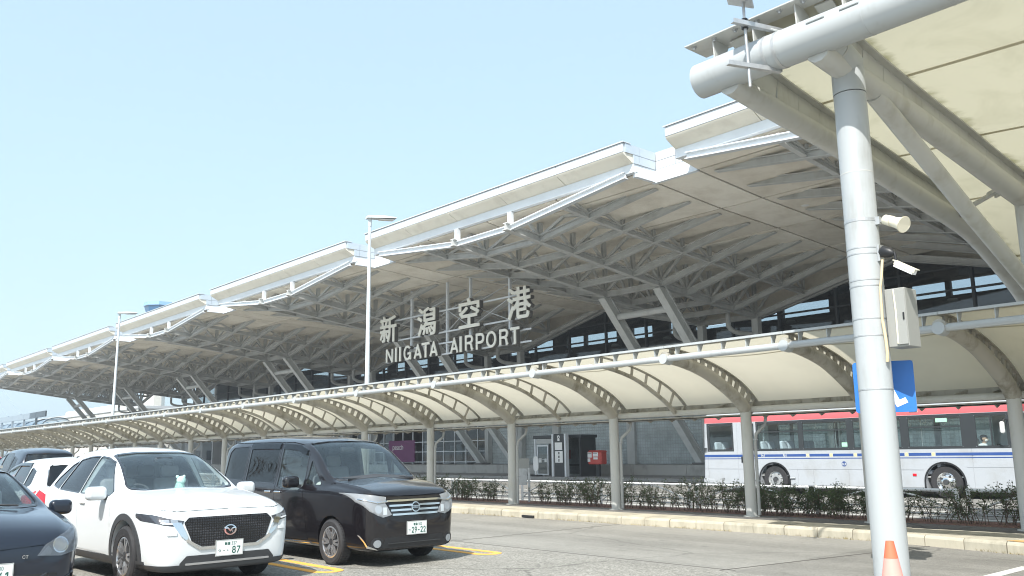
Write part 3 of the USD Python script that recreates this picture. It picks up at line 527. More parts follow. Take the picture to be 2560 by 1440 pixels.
def rib_parts(T_, X, r, main, lowc=lowc, uc=uc, s0=.12, mats=('rib_paint', 'rib_paint'), pw=.13, n=None):
    mb = MB(); mb.tube([(X, y, z) for y, z in lowc], np.linspace(r * .95, r * 1.15, len(lowc)), 10 if r > .07 else 8)
    rp = part(T_, 'rib' if main else 'small_rib', mb, M[mats[0]], smooth=50)
    mb = MB()
    for (y0, z0), (y1, z1) in zip(uc[:-1], uc[1:]): mb.beam((X, y0, z0), (X, y1, z1), pw if main else .08, .022)
    part(rp, 'top_plate', mb, M[mats[1]])
    n = n or (13 if main else 7); mb = MB()
    for u in np.linspace(.06, .97, n):
        i = u * (len(uc) - 1); i0 = int(i); p = uc[i0] + (uc[min(i0 + 1, len(uc) - 1)] - uc[i0]) * (i - i0)
        d = lowc - p; q = lowc[np.argmin((d ** 2).sum(1))]; tdir = uc[min(i0 + 1, len(uc) - 1)] - uc[i0]; tdir = tdir / np.linalg.norm(tdir); w = s0 * (.5 if main else .22)
        e = q - p; e = e - tdir * (e @ tdir); e = e / np.linalg.norm(e) * max(np.linalg.norm(q - p) - r * .6, .03)
        a4 = [p - tdir * w, p + tdir * w, p + tdir * w + e, p - tdir * w + e]
        mb.add([(X - .018, *k) for k in a4] + [(X + .018, *k) for k in a4], [[0, 1, 2, 3], [7, 6, 5, 4], [0, 4, 5, 1], [1, 5, 6, 2], [2, 6, 7, 3], [3, 7, 4, 0]])
    part(rp, 'web_plate', mb, M[mats[1]], kind='stuff')
    return rp
for i, X in enumerate(nodes):
    rib_parts(WK, X, .118, True)
    mb = MB(); mb.tube([(X - .001, YT - .085, ZT - .005), (X - .001, YT + .12, ZT - .02)], .098, 16); part(WK, 'rib_cap', mb, M['canopy_white'], smooth=40)
    pst = part(WK, 'post', MB().tube([(X, YP, .15), (X, YP, 2.36), (X, YP - .02, 2.5)], [.115, .115, .1], 18), M['canopy_paint'], smooth=50)
    mb = MB(); mb.revolve([(0, .16), (.17, .16), (.17, .185), (0, .185)], (X, YP, 0), n=18); part(pst, 'base_plate', mb, M['canopy_paint'])
    mb = MB(); dx = .17; mb.tube([(X + dx + .12, YP + .3, 2.22), (X + dx + .1, YP + .27, 2.05), (X + dx, YP + .08, 1.86), (X + dx - .02, YP + .06, 1.7), (X + dx - .02, YP + .06, .2)], .036, 8); part(pst, 'downpipe', mb, M['grey'], smooth=50)
    for z in (1.75, .9): part(pst, 'pipe_clip', MB().box(X + .09, X + .2, YP + .03, YP + .09, z - .015, z + .015), M['galv'])
for X0, X1 in zip(nodes[1:], nodes[:-1]):
    L = X1 - X0
    if L > 3:
        rib_parts(WK, (X0 + X1) / 2, .045, False)
    # membrane: hung between the ribs with a slight sag
    nu = 9; v = []; f = []
    um = curve(upr + A([0, .015]), 22)
    for a_ in range(nu):
        t_ = a_ / (nu - 1); sag = -.06 * math.sin(math.pi * (t_ * (2 if L > 3 else 1) % 1.0 if t_ < 1 else 0))
        for b_, (y, z) in enumerate(um):
            e = math.sin(math.pi * b_ / 21); v.append((X0 + .02 + (L - .04) * t_, y - sag * .3 * e, z + sag * e))
    for a_ in range(nu - 1):
        for b_ in range(21): k = a_ * 22 + b_; f.append([k, k + 22, k + 23, k + 1])
    mp = part(WK, 'membrane', MB().add(v, f), M['membrane'], smooth=True)
    mb = MB(); js = 7; V = A(v).reshape(nu, 22, 3)
    for a_ in range(nu - 1): p, q = V[a_, js] - [0, 0, .006], V[a_ + 1, js] - [0, 0, .006]; t_ = (V[a_, js + 1] - V[a_, js - 1]); t_ = t_ / np.linalg.norm(t_) * .022; mb.add([p - t_, q - t_, q + t_, p + t_], [[0, 1, 2, 3]])
    part(mp, 'seam', mb, M['membrane_seam'])
    part(WK, 'front_tube', MB().tube([(X0 + .05, YT, ZT), (X1 - .05, YT, ZT)], .062, 14), M['canopy_white'], smooth=50)
    mb = MB(); mb.box(X0 + .004, X1 - .004, 13.60, 13.86, 3.535, 3.555); mb.box(X0 + .004, X1 - .004, 13.592, 13.604, 3.515, 3.557); part(WK, 'edge_plate', mb, M['canopy_white'])
    nst = max(2, round(L / .54)); ste = L / nst
    for s_ in range(nst):
        x = X0 + ste * (s_ + .5) if L < 3 else X0 + ste * (s_ + .5)
        part(WK, 'stub', MB().prism([(13.63, 3.535), (13.80, 3.535), (13.70, 3.35), (13.63, 3.355)], .014, o=(x, 0, 0), ex=(0, 1, 0), ey=(0, 0, 1)), M['canopy_white'])
    part(WK, 'rear_tube', MB().tube([(X0 + .1, YP + .1, 2.38), (X1 - .1, YP + .1, 2.38)], .068, 12), M['canopy_paint'], smooth=50)
    mb = MB(); mb.box(X0 + .01, X1 - .01, 16.62, 16.64, 2.40, 2.56); mb.box(X0 + .01, X1 - .01, 16.3, 16.62, 2.245, 2.262); mb.box(X0 + .01, X1 - .01, 16.30, 16.312, 2.245, 2.29); part(WK, 'gutter', mb, M['rib_paint'])
    for s_ in range(int(L / .65)):
        x = X0 + .35 + .65 * s_; part(WK, 'gutter_bracket', MB().prism([(16.32, 2.24), (16.55, 2.24), (16.42, 2.19)], .02, o=(x, 0, 0), ex=(0, 1, 0), ey=(0, 0, 1)), M['rib_paint'])
        part(WK, 'gutter_bracket', MB().beam((x, 16.36, 2.44), (x + .12, 16.62, 2.52), .02, .05), M['rib_paint'])
mb = MB()
for x in np.arange(-60, -.5, .27): mb.box(x - .013, x + .013, 13.64, 13.665, 3.512, 3.536)
part(WK, 'bolts', mb, M['galv'], kind='stuff')

# ------------------------------------------------------------------ tall canopy over the crossing, nearest to the camera
XC, YC, ZCN = -4.22, 8.5, 5.99
CN = thing('tall_canopy', 'tall white tubular canopy with cream membrane roof in the right foreground', 'canopy', (XC, YC, 0))
XR1 = -5.28
YT2, ZT2 = 7.9, 5.675
part(CN, 'front_tube', MB().tube([(-5.67, YT2, ZT2), (-5.66, YT2, ZT2), (3.4, YT2, ZT2)], .197, 36), M['canopy_white'], smooth=50)
mb = MB()
for x in (-3.66, -2.9): mb.tube([(x, YT2, ZT2), (x + .012, YT2, ZT2)], .1995, 36)
part(CN, 'weld_ring', mb, M['canopy_white'], smooth=40, kind='stuff')
for x in (-4.22, -3.86): part(CN, 'lifting_lug', MB().bev(x, x + .2, YT2 - .2, YT2 - .17, ZT2 + .07, ZT2 + .10, .006), M['canopy_white'])
pl = part(CN, 'edge_plate', MB().bev(-5.84, 3.4, 7.86, 8.28, 6.14, 6.158, .004), M['canopy_paint'])
mb = MB()
for x in np.arange(-5.75, 3, .28):
    for y in (7.93, 8.20): mb.revolve([(0, 6.10), (.018, 6.102), (.018, 6.125), (.032, 6.125), (.032, 6.14), (0, 6.14)], (x + (.1 if y > 8.1 else 0), y, 0), n=8)
part(pl, 'bolts', mb, M['galv'], kind='stuff')
for x in np.arange(-5.5, 3, .52):
    part(CN, 'stub', MB().prism([(7.93, 6.142), (8.24, 6.142), (8.06, 5.80), (7.95, 5.84)], .016, o=(x, 0, 0), ex=(0, 1, 0), ey=(0, 0, 1)), M['canopy_paint'])
cp = part(CN, 'column', MB().tube([(XC, YC, .31), (XC, YC, 1.5), (XC, YC, 5.19)], .163, 40), M['canopy_white'], smooth=50)
part(cp, 'column_head', MB().tube([(XC, YC, 5.20), (XC, YC, 5.5)], .166, 40), M['canopy_white'], smooth=50)
for z in (4.32,): part(cp, 'weld_ring', MB().tube([(XC, YC, z - .006), (XC, YC, z + .006)], .1645, 40), M['canopy_paint'], smooth=40)
XR1 = -5.28
l1 = A([(7.9, 5.52), (8.84, 5.43), (10.2, 5.31), (11.07, 5.21), (12.5, 5.04), (14.0, 4.85), (15.2, 4.45), (16.07, 4.05), (16.9, 3.4)])
u1 = A([(8.1, 6.12), (8.35, 5.98), (8.9, 5.83), (9.46, 5.75), (10.24, 5.645), (11.3, 5.53), (12, 5.43), (13.4, 5.25), (14.6, 5.0), (15.6, 4.6), (16.4, 4.1), (17.2, 3.4)])
lc1, uc1 = curve(l1, 26), curve(u1, 26)
for X in (XR1, XC, 1.5): rib_parts(CN, X, .135, True, lc1, uc1, .46, ('canopy_paint', 'canopy_paint'), .2, 20)
part(CN, 'elbow', MB().tube([(XC, YT2, ZT2), (XC, YT2 + .28, ZT2 - .06), (XC, YC + .02, 5.52)], [.19, .18, .17], 30), M['canopy_white'], smooth=50)
part(CN, 'elbow_seam', MB().tube([(XC, YT2 + .30, ZT2 - .066), (XC, YT2 + .312, ZT2 - .07)], .184, 30), M['canopy_paint'], smooth=40)
part(CN, 'strut', MB().tube([(XC, 9.05, 5.36), (XC, 11.3, 4.42), (XC, 13.3, 3.62)], .10, 22), M['canopy_paint'], smooth=50)
rc = part(CN, 'rear_column', MB().tube([(XC, 13.3, .31), (XC, 13.3, 5.1)], .12, 22), M['canopy_paint'], smooth=50)
mb = MB(); a_, b_ = A([XR1 + .1, 13.5, 4.98]), A([XC - .1, 12.7, 4.98]); mb.tube([a_, b_], .036, 10); rd = part(CN, 'tie_rod', mb, M['canopy_paint'], smooth=50)
for p, s_ in ((a_, 1), (b_, -1)):
    d = (b_ - a_) / np.linalg.norm(b_ - a_) * s_; mb = MB(); mb.beam(p - d * .1, p + d * .2, .13, .05); mb.beam(p - d * .12, p + d * .1, .03, .16); mb.revolve([(0, -.06), (.03, -.06), (.03, .06), (0, .06)], p, 'y', 10); part(rd, 'fork_end', mb, M['canopy_paint'])
def stained(x0):
    x0 = x0 * 1.25
    n = {'g': ('geometry', {}), 'd': ('diffuse_bsdf', {}), 't': ('translucent_bsdf', {}), 'm': ('mix_closure', dict(fac=0.5)), 'sx': ('separate_xyz', {}),
         'mp': ('mapping', dict(scale=(2.2, 7.0, 1.0))), 'n': ('noise_texture', dict(scale=1.0, detail=7.0, roughness=0.7)), 'n2': ('noise_texture', dict(scale=0.9, detail=3.0)),
         'mr': ('map_range', dict(from_min=x0 + .08, from_max=x0 + .45, to_min=1.0, to_max=0.0, clamp=True)), 'a': ('math', dict(math_type='multiply')), 'b': ('math', dict(math_type='multiply')),
         'n3': ('noise_texture', dict(scale=.9, detail=8.0, roughness=.62, distortion=.6)), 'mr3': ('map_range', dict(from_min=.5, from_max=.74, to_min=0.0, to_max=.26, clamp=True)), 'mx': ('math', dict(math_type='maximum')), 'mr2': ('map_range', dict(from_min=.14, from_max=.30, to_min=0.0, to_max=.8, clamp=True)),
         'xd': ('mix_color', dict(a=(.59, .565, .46), b=(.24, .23, .13))), 'xt': ('mix_color', dict(a=(.50, .465, .335), b=(.18, .17, .08)))}
    return mat('membrane_stained_%d' % int(x0 * 100 + 1000), n, [('g.position', 'sx.vector'), ('sx.x', 'mr.value'), ('g.position', 'mp.vector'), ('mp.vector', 'n.vector'), ('g.position', 'n2.vector'),
        ('mr.result', 'a.value1'), ('n.fac', 'a.value2'), ('a.value', 'b.value1'), ('n2.fac', 'b.value2'), ('b.value', 'mr2.value'), ('g.position', 'n3.vector'), ('n3.fac', 'mr3.value'), ('mr2.result', 'mx.value1'), ('mr3.result', 'mx.value2'), ('mx.value', 'xd.fac'), ('mx.value', 'xt.fac'),
        ('xd.result', 'd.color'), ('xt.result', 't.color'), ('d.BSDF', 'm.closure1'), ('t.BSDF', 'm.closure2')], surface='m.closure')
for X0, X1 in ((XR1, XC), (XC, 1.5), (1.5, 3.6)):
    v, f = [], []; um = curve(u1 + A([0, .02]), 30); nu = 9
    for a_ in range(nu):
        t_ = a_ / (nu - 1); sag = -.05 * math.sin(math.pi * t_) * (X1 - X0) / 2
        for i_, (y, z) in enumerate(um): e = math.sin(math.pi * i_ / 29); v.append((X0 + (X1 - X0) * t_, y, z + sag * e))
    for a_ in range(nu - 1):
        for i_ in range(29): k = a_ * 30 + i_; f.append([k, k + 30, k + 31, k + 1])
    mp = part(CN, 'membrane', MB().add(v, f), stained(X0), smooth=True)
    V = A(v).reshape(nu, 30, 3)
    for js in (5, 11, 17, 23):
        mb = MB()
        for a_ in range(nu - 1): p, q = V[a_, js] - [0, 0, .005], V[a_ + 1, js] - [0, 0, .005]; t_ = (V[a_, js + 1] - V[a_, js - 1]); t_ = t_ / np.linalg.norm(t_) * .028; mb.add([p - t_, q - t_, q + t_, p + t_], [[0, 1, 2, 3]])
        part(mp, 'seam', mb, M['membrane_seam'])
# ------------------------------------------------------------------ things on and around the near column
def on_column(z, ang, r=.163): return A([XC + r * math.cos(ang), YC + r * math.sin(ang), z])
RA = 0.25                                   # the side of the column that faces right in view
def strap(parent, z, name='strap', r=.1665, h=.012, perf=False):
    mb = MB(); mb.revolve([(r - .004, z - h), (r, z - h), (r, z + h), (r - .004, z + h)], (XC, YC, 0), n=36)
    return part(parent, name, mb, M['galv'])
hs = thing('horn_speaker', 'cream horn loudspeaker strapped high on the near white column', 'loudspeaker', on_column(3.8, RA))
strap(hs, 3.81, h=.016); c = A([XC + .36, YC - .04, 3.735]); d = A([.80, -.25, -.40]); d /= np.linalg.norm(d)
mb = MB(); mb.tube([c - d * .125, c - d * .12, c - d * .03, c - d * .02], [.02, .05, .055, .04], 20); part(hs, 'driver', mb, M['cream_plastic'], smooth=40)
mb = MB(); mb.tube([c - d * .02, c + d * .04, c + d * .09, c + d * .125, c + d * .13, c + d * .12, c + d * .03], [.05, .056, .068, .084, .08, .074, .03], 24); part(hs, 'horn', mb, M['cream_plastic'], smooth=40)
mb = MB(); mb.box(XC + .155, XC + .205, YC - .03, YC + .03, 3.75, 3.83); mb.beam((XC + .19, YC, 3.79), c + A([-.03, -.03, .03]), .014, .035); part(hs, 'bracket', mb, M['galv'])
fl = thing('security_camera', 'white bullet camera on a black arm mount strapped to the near column', 'camera', on_column(3.4, RA))
strap(fl, 3.52, h=.007); strap(fl, 3.46, h=.007)
mb = MB(); mb.bev(XC + .158, XC + .185, YC - .05, YC + .05, 3.37, 3.54, .004); part(fl, 'mount_plate', mb, M['galv'])
mb = MB(); mb.tube([(XC + .185, YC, 3.46), (XC + .22, YC - .01, 3.465), (XC + .29, YC - .02, 3.44), (XC + .32, YC - .02, 3.425)], [.05, .062, .05, .02], 12); mb.tube([(XC + .32, YC - .02, 3.44), (XC + .33, YC - .02, 3.40), (XC + .325, YC - .02, 3.31)], .014, 8); part(fl, 'arm', mb, M['black'], smooth=40)
c = A([XC + .43, YC - .05, 3.255]); d = A([.88, -.12, -.55]); d /= np.linalg.norm(d)
part(fl, 'housing', MB().beam(c - d * .11, c + d * .11, .065, .055), M['white']); mb = MB(); mb.beam(c - d * .12 + A([0, 0, .034]), c + d * .145 + A([0, 0, .034]), .08, .008); mb.beam(c - d * .11 + A([.0, -.036, .014]), c + d * .13 + A([0, -.036, .014]), .006, .04); part(fl, 'sunshield', mb, M['cream_plastic'], kind='stuff')
bxn = thing('junction_box', 'grey steel control cabinet hung beside the near column with cream pipes', 'cabinet', on_column(2.8, RA))
for z in (3.19, 3.13, 2.80, 2.63): strap(bxn, z, h=.006)
part(bxn, 'cabinet', MB().bev(XC + .18, XC + .385, YC - .02, YC + .24, 2.50, 3.08, .008), M['box_grey'])
part(bxn, 'door', MB().bev(XC + .285, XC + .383, YC - .034, YC - .022, 2.52, 3.06, .003), M['box_grey'])
part(bxn, 'latch', MB().bev(XC + .355, XC + .37, YC - .045, YC - .034, 2.76, 2.83, .003), M['black'])
part(bxn, 'door_edge', MB().tube([(XC + .278, YC - .03, 3.07), (XC + .288, YC - .035, 2.85), (XC + .284, YC - .032, 2.53)], .009, 8), M['cream_plastic'], smooth=50)
part(bxn, 'conduit', MB().tube([(XC + .20, YC - .03, 3.38), (XC + .19, YC - .06, 3.2), (XC + .172, YC - .07, 3.1), (XC + .17, YC - .08, 2.75)], .013, 8), M['cable_cream'], smooth=50)
part(bxn, 'cable', MB().tube([(XC + .17, YC - .08, 2.76), (XC + .185, YC - .08, 2.6), (XC + .19, YC - .08, 2.45), (XC + .178, YC - .07, 2.36)], .016, 8), M['cable_cream'], smooth=50)
part(bxn, 'cable', MB().tube([(XC - .155, YC + .06, 2.68), (XC - .19, YC + .05, 2.56), (XC - .178, YC + .05, 2.44), (XC - .15, YC + .06, 2.36)], .010, 8), M['cable_cream'], smooth=50)
# accessible parking sign behind the column
SG = thing('parking_sign', 'blue accessible parking sign with white wheelchair symbol half hidden behind the near column', 'sign', (XC + .05, YC + .3, 1.5))
def sg(poly, dpt, y, m, name, parent):
    return part(parent, name, MB().prism(poly, dpt, o=(XC - .04, YC + y, 2.14), ex=rz(.42) @ A([1., 0, 0]), ey=(0, 0, 1), ez=rz(.42) @ A([0, 1., 0])), m)
brd = sbox(-.255, -.225, .255, .23).buffer(.03)
fb = sg(brd, .012, .26, M['blue_sign'], 'board', SG)
mb = MB(); o = rz(.42)
sg(sbox(.20, -.26, .28, .26), .09, .275, M['grey'], 'rear_frame', SG); sg(sbox(-.1, -.05, .25, .05), .05, .28, M['galv'], 'rear_bracket', SG)
wh = shapely.union_all([LineString([(-.02, .16), (-.01, -.03), (.06, -.03), (.12, -.17), (.20, -.135)]).buffer(.028, cap_style='flat', join_style='mitre'), LineString([(.1 * math.cos(t) - .02, .13 * math.sin(t) - .1) for t in np.linspace(2.0, 5.9, 20)]).buffer(.02), Point(-.02, .2).buffer(.03)])
sg(wh, .002, .257, M['white'], 'wheelchair_symbol', fb)
strap(SG, 2.1, h=.007)
# solar lamp bracket on the tube
SL = thing('solar_lamp_bracket', 'galvanised pole bracket with small solar panel strapped to the tube end', 'solar lamp', (-4.8, YT2, ZT2))
for x in (-4.76, -4.63):
    part(SL, 'band', MB().tube([(x, YT2, ZT2), (x + .032, YT2, ZT2)], .2015, 32), M['galv'], smooth=40)
part(SL, 'pole', MB().tube([(-4.82, YT2 - .32, 5.24), (-4.84, YT2 - .32, 6.05), (-4.84, YT2 - .32, 6.62)], .016, 10), M['galv'], smooth=50)
def angle(p, q): mb = MB(); p, q = A(p, float), A(q, float); mb.beam(p, q, .05, .006); mb.beam(p + A([.022, 0, .025]), q + A([.022, 0, .025]), .006, .044); return mb
part(SL, 'angle_bar', angle((-4.68, YT2 + .05, ZT2 - .222), (-4.92, YT2 - .56, ZT2 - .222)), M['galv'], kind='stuff'); part(SL, 'angle_bar', angle((-4.66, YT2 + .1, ZT2 + .235), (-4.86, YT2 - .52, ZT2 + .235)), M['galv'], kind='stuff')
part(SL, 'clamp', MB().tube([(-4.84, YT2 - .32, ZT2 + .22), (-4.84, YT2 - .32, ZT2 + .33)], .036, 12), M['black'], smooth=40)
part(SL, 'cable', MB().tube([(-4.84, YT2 - .30, ZT2 + .3), (-4.75, YT2 - .12, ZT2 + .27), (-4.62, YT2 + .02, ZT2 + .21), (-4.5, YT2 + .1, ZT2 + .2)], .012, 6), M['grey'], smooth=50)
f_ = part(SL, 'panel_frame', MB().beam((-4.72, YT2 - .34, 6.17), (-4.95, YT2 - .46, 6.27), .36, .022), M['galv']); part(f_, 'solar_cells', MB().beam((-4.73, YT2 - .345, 6.189), (-4.94, YT2 - .455, 6.283), .32, .004), M['tower_glass'])
# traffic cone at its foot
CO = thing('traffic_cone', 'faded orange traffic cone standing in front of the near white column', 'cone', (-4.0, 8.06, 0))
def cone_part(z0, z1, m, name): r = lambda z: .035 + (.70 - z) / .70 * .125; part(CO, name, MB().revolve([(0, z0), (r(z0), z0), (r(z1), z1), (0, z1)], (-4.0, 8.06, 0), n=28), m, smooth=40)
cone_part(.55, .70, M['cone_orange'], 'tip'); cone_part(.38, .549, M['cone_band'], 'reflective_band'); cone_part(.23, .379, M['cone_orange'], 'body'); cone_part(.04, .229, M['cone_band'], 'reflective_band')
part(CO, 'base', MB().bev(-4.19, -3.81, 7.87, 8.25, 0.0, .04, .012), M['cone_orange'])

# ------------------------------------------------------------------ lamp posts
def lamp_post(x, y, label):
    p = thing('lamp_post', label, 'lamp post', (x, y, .15), group='lamp posts behind the walkway')
    part(p, 'pole', MB().tube([(x, y, .15), (x, y, 2.6), (x, y, 10.5)], [.105, .10, .058], 16), M['pole_paint'], smooth=50)
    part(p, 'base_plate', MB().bev(x - .2, x + .2, y - .2, y + .2, .15, .18, .008), M['galv'])
    d = A([.30, .954, 0]); d /= np.linalg.norm(d); s = A([-d[1], d[0], 0])
    mb = MB(); t = A([x, y, 10.55]); mb.tube([A([x, y, 10.35]), A([x, y, 10.72])], .075, 12)
    part(p, 'spigot', mb, M['pole_paint'], smooth=40)
    q = [(-.14, .10), (.75, .10), (1.02, .0), (.75, -.10), (-.14, -.10)]
    mb = MB(); mb.prism(Polygon([(-.14, .0), (-.12, .10), (.5, .12), (1.05, .05), (1.05, .02), (.3, .0)]), .34, o=t + A([0, 0, .12]) - s * .17, ex=d + A([0, 0, .06]), ey=(0, 0, 1), ez=s)
    lh = part(p, 'lamp_head', mb, M['pole_paint']); mb = MB(); mb.beam(t + d * .35 + A([0, 0, .11]), t + d * .95 + A([0, 0, .135]), .26, .02); part(lh, 'lens', mb, M['white'])
    return p
lamp_post(-28.85, 18.0, 'tall slim lamp post in front of the roof left of the airport name')
lamp_post(-58.6, 18.0, 'slim lamp post farther along the walkway toward the left end of the terminal')

# ------------------------------------------------------------------ pipe fence
for i in range(14):
    x0 = -4.22 - 3.24 * (i + 1); x1 = x0 + 3.2
    nm = ['first', 'second', 'third', 'fourth', 'fifth', 'sixth', 'seventh', 'eighth', 'ninth', 'tenth', 'eleventh', 'twelfth', 'thirteenth', 'fourteenth'][i]
    F = thing('pipe_fence', f'white pipe fence section with arched bar behind the shrubs, {nm} from the right', 'fence', (x0 + 1.6, 18.2, .15), group='white pipe fence sections along the road')
    for x in (x0 + .09, x1 - .09): part(F, 'post', MB().tube([(x, 18.2, .12), (x, 18.2, .74)], .038, 10), M['white'], smooth=50)
    part(F, 'top_rail', MB().tube([(x0 + .05, 18.2, .70), (x1 - .05, 18.2, .70)], .032, 10), M['white'], smooth=50)
    part(F, 'arch_bar', MB().tube([(x0 + .1 + 3.0 * t, 18.2, .22 + .46 * math.sin(math.pi * t) ** .8) for t in np.linspace(0, 1, 15)], .02, 8), M['white'], smooth=50)
    part(F, 'lower_rail', MB().tube([(x0 + .1, 18.2, .36), (x1 - .1, 18.2, .36)], .016, 8), M['galv'], smooth=50)
    part(F, 'lower_rail', MB().tube([(x0 + .1, 18.2, .24), (x1 - .1, 18.2, .24)], .016, 8), M['galv'], smooth=50)
# ------------------------------------------------------------------ shrubs
def make_shrub(seed, label, dens, h, w):
    h *= 0.98; w *= 1.35
    r = np.random.default_rng(seed); p = thing('shrub', label, 'shrub', (0, 0, -50), group='shrubs in the bed behind the kerb'); OFF[p] = A([0, 0, 0.])
    st, lf = MB(), MB()
    for k in range(int(16 * dens)):
        a = r.uniform(0, 6.28); d = A([math.cos(a), math.sin(a) * .7, 0]); L = h * r.uniform(.6, 1.08); sp = w * r.uniform(.15, 1)
        P = [d * w * .55 * r.random() + A([r.normal(0, .05), r.normal(0, .04), 0])]; b0 = P[0]
        for i in range(1, 5): t = i / 4; P.append(b0 + (d * sp * .6 + A([r.normal(0, .04), 0, 0])) * t ** 1.3 + A([r.normal(0, .02), r.normal(0, .02), L * t]))
        st.tube(P, np.linspace(.008, .003, 5), 4, caps=False)
        tips = [(P, 1)]
        for b in range(4):
            i = r.integers(1, 4); q = P[i] + r.normal(0, .06, 3) * [1.6, 1.6, 1] + [0, 0, .09]; st.tube([P[i], (P[i] + q) / 2 + r.normal(0, .012, 3), q], [.004, .003, .002], 3, caps=False); tips.append(([P[i], q], .5))
        for S_, wgt in tips:
            n = int((26 if wgt == 1 else 13) * dens)
            for _ in range(n):
                u = r.random() ** .5 * (len(S_) - 1); i = min(int(u), len(S_) - 2); c = S_[i] + (S_[i + 1] - S_[i]) * (u - i) + r.normal(0, .028, 3)
                if c[2] < .06: continue
                e = r.normal(0, 1, 3); e[2] = abs(e[2]) * .6; e /= np.linalg.norm(e); s = np.cross(e, r.normal(0, 1, 3)); s /= np.linalg.norm(s); l, ww = r.uniform(.025, .045), r.uniform(.009, .015)
                lf.add([c, c + e * l * .5 + s * ww, c + e * l, c + e * l * .5 - s * ww], [[0, 1, 2, 3]])
    part(p, 'stems', st, M['bark']); part(p, 'foliage', lf, M['leaf'], kind='stuff')
    return p
protos = []
for i, (dn, h, w) in enumerate(((.75, .62, .50), (1.0, .66, .58), (1.7, .70, .62))): protos.append(make_shrub(40 + i, 'x', dn, h, w))
SH, x = [], -3.6
while x > -26:
    k = 2 if -11.6 < x < -9.4 else 1 if (x > -7.6 or x < -19.9 or -18.2 < x < -16.6 and RNG.random() < .6) else int(RNG.integers(0, 2))
    if not -20.1 < x < -18.5: SH.append((x, k, RNG.uniform(.85, 1.1)))
    x -= RNG.uniform(.48, .66)
used = set(); LBL = {0: 'thin leggy shrub with bare stems', 1: 'loose leafy shrub', 2: 'dense dark green bushy shrub'}
TENS = ['', 'first', 'second', 'third', 'fourth', 'fifth', 'sixth', 'seventh', 'eighth', 'ninth', 'tenth', 'eleventh', 'twelfth', 'thirteenth', 'fourteenth', 'fifteenth', 'sixteenth', 'seventeenth', 'eighteenth', 'nineteenth', 'twentieth']
def ordinal(n): return TENS[n] if n <= 20 else ('twenty-' + TENS[n - 20] if n < 30 else 'thirtieth' if n == 30 else 'thirty-' + TENS[n - 30] if n < 40 else 'fortieth' if n == 40 else 'forty-' + TENS[n - 40])
for i, (x, k, s) in enumerate(SH):
    lab = f'{LBL[k]} behind the kerb, {ordinal(i + 1)} from the right'; loc = (x, 17.2 + RNG.uniform(-.28, .22), .15)
    if k not in used:
        used.add(k); pr = stage.GetPrimAtPath(protos[k]); keys(pr, lab); pr.GetAttribute('xformOp:translate').Set(Gf.Vec3d(*loc))
    else: copy_of(protos[k], loc, RNG.uniform(0, 360), s, lab)
mb = MB(); r = RNG
for _ in range(2600):
    x, y = r.uniform(-26, -3), r.uniform(16.65, 17.9); a, l = r.uniform(0, 6.28), r.uniform(.015, .04); d = A([math.cos(a), math.sin(a), r.uniform(0, .5)]) * l; s = A([-math.sin(a), math.cos(a), 0]) * l * .35
    c = A([x, y, .155]); mb.add([c, c + d * .5 + s, c + d, c + d * .5 - s], [[0, 1, 2, 3]])
solo('leaf_litter', mb, M['dry_grass'], 'dry leaf litter scattered on the reddish soil under the shrubs', 'leaf litter', kind='stuff')
# ------------------------------------------------------------------ sign boards seen from behind, on a short pole
SB = thing('sign_post', 'short grey pole carrying two sign boards seen from behind among the shrubs', 'sign post', (-19.25, 17.5, .15))
part(SB, 'pole', MB().tube([(-19.25, 17.5, .12), (-19.25, 17.5, 1.10)], .036, 12), M['galv'], smooth=50); mb = MB(); mb.revolve([(0, 1.1), (.05, 1.09), (.05, 1.06), (0, 1.06)], (-19.25, 17.5, 0), n=12)
part(SB, 'cap', mb, M['galv'])
part(SB, 'board', MB().prism(sbox(-19.86, 1.10, -19.32, 1.36).buffer(.02), .02, o=(0, 17.55, 0), ex=(1, 0, 0), ey=(0, 0, 1), ez=(0, 1, 0)), M['box_grey'])
part(SB, 'board', MB().box(-19.86, -19.38, 17.52, 17.54, .62, 1.09), M['galv'])
for z in (.72, 1.02): part(SB, 'bracket', MB().box(-19.5, -19.2, 17.46, 17.52, z - .015, z + .015), M['galv'])
# ------------------------------------------------------------------ kiosk, pillar sign, post box, small stand on the far pavement
z0 = .15; KY = 37.9
K = thing('phone_booth', 'black framed glass booth standing on the far pavement beside the pillar sign', 'booth', (-39.4, KY, z0))
part(K, 'roof', MB().bev(-40.75, -36.6, KY - .5, KY + .9, 2.38, 2.56, .02), M['black_frame'])
for x in (-40.6, -39.05, -36.75):
    for y in (KY - .42, KY + .8): part(K, 'frame_post', MB().box(x - .05, x + .05, y - .05, y + .05, z0, 2.38), M['steel_edge'] if y < KY and x != -36.75 else M['black_frame'])
dr = part(K, 'door_frame', MB().prism(sbox(-40.45, .2, -39.45, 2.0).difference(sbox(-40.37, .28, -39.53, 1.92)), .05, o=(0, KY - .45, 0), ex=(1, 0, 0), ey=(0, 0, 1), ez=(0, 1, 0)), M['steel_edge'])
part(dr, 'door_glass', MB().box(-40.36, -39.54, KY - .43, KY - .41, .29, 1.91), M['glass_shop'])
part(dr, 'door_handle', MB().box(-40.36, -39.54, KY - .47, KY - .44, 1.10, 1.14), M['galv'])
part(dr, 'notice', MB().box(-40.3, -40.05, KY - .437, KY - .432, .95, 1.2), M['white']); part(dr, 'notice', MB().box(-39.8, -39.6, KY - .437, KY - .432, .98, 1.18), M['white'])
part(K, 'header_panel', MB().box(-40.5, -39.1, KY - .44, KY - .41, 2.08, 2.36), M['grey'])
part(K, 'side_glass', MB().box(-39.0, -36.8, KY - .40, KY - .38, .3, 2.36), M['glass_shop']); part(K, 'back_wall', MB().box(-40.6, -36.8, KY + .80, KY + .84, z0, 2.38), M['concrete'])
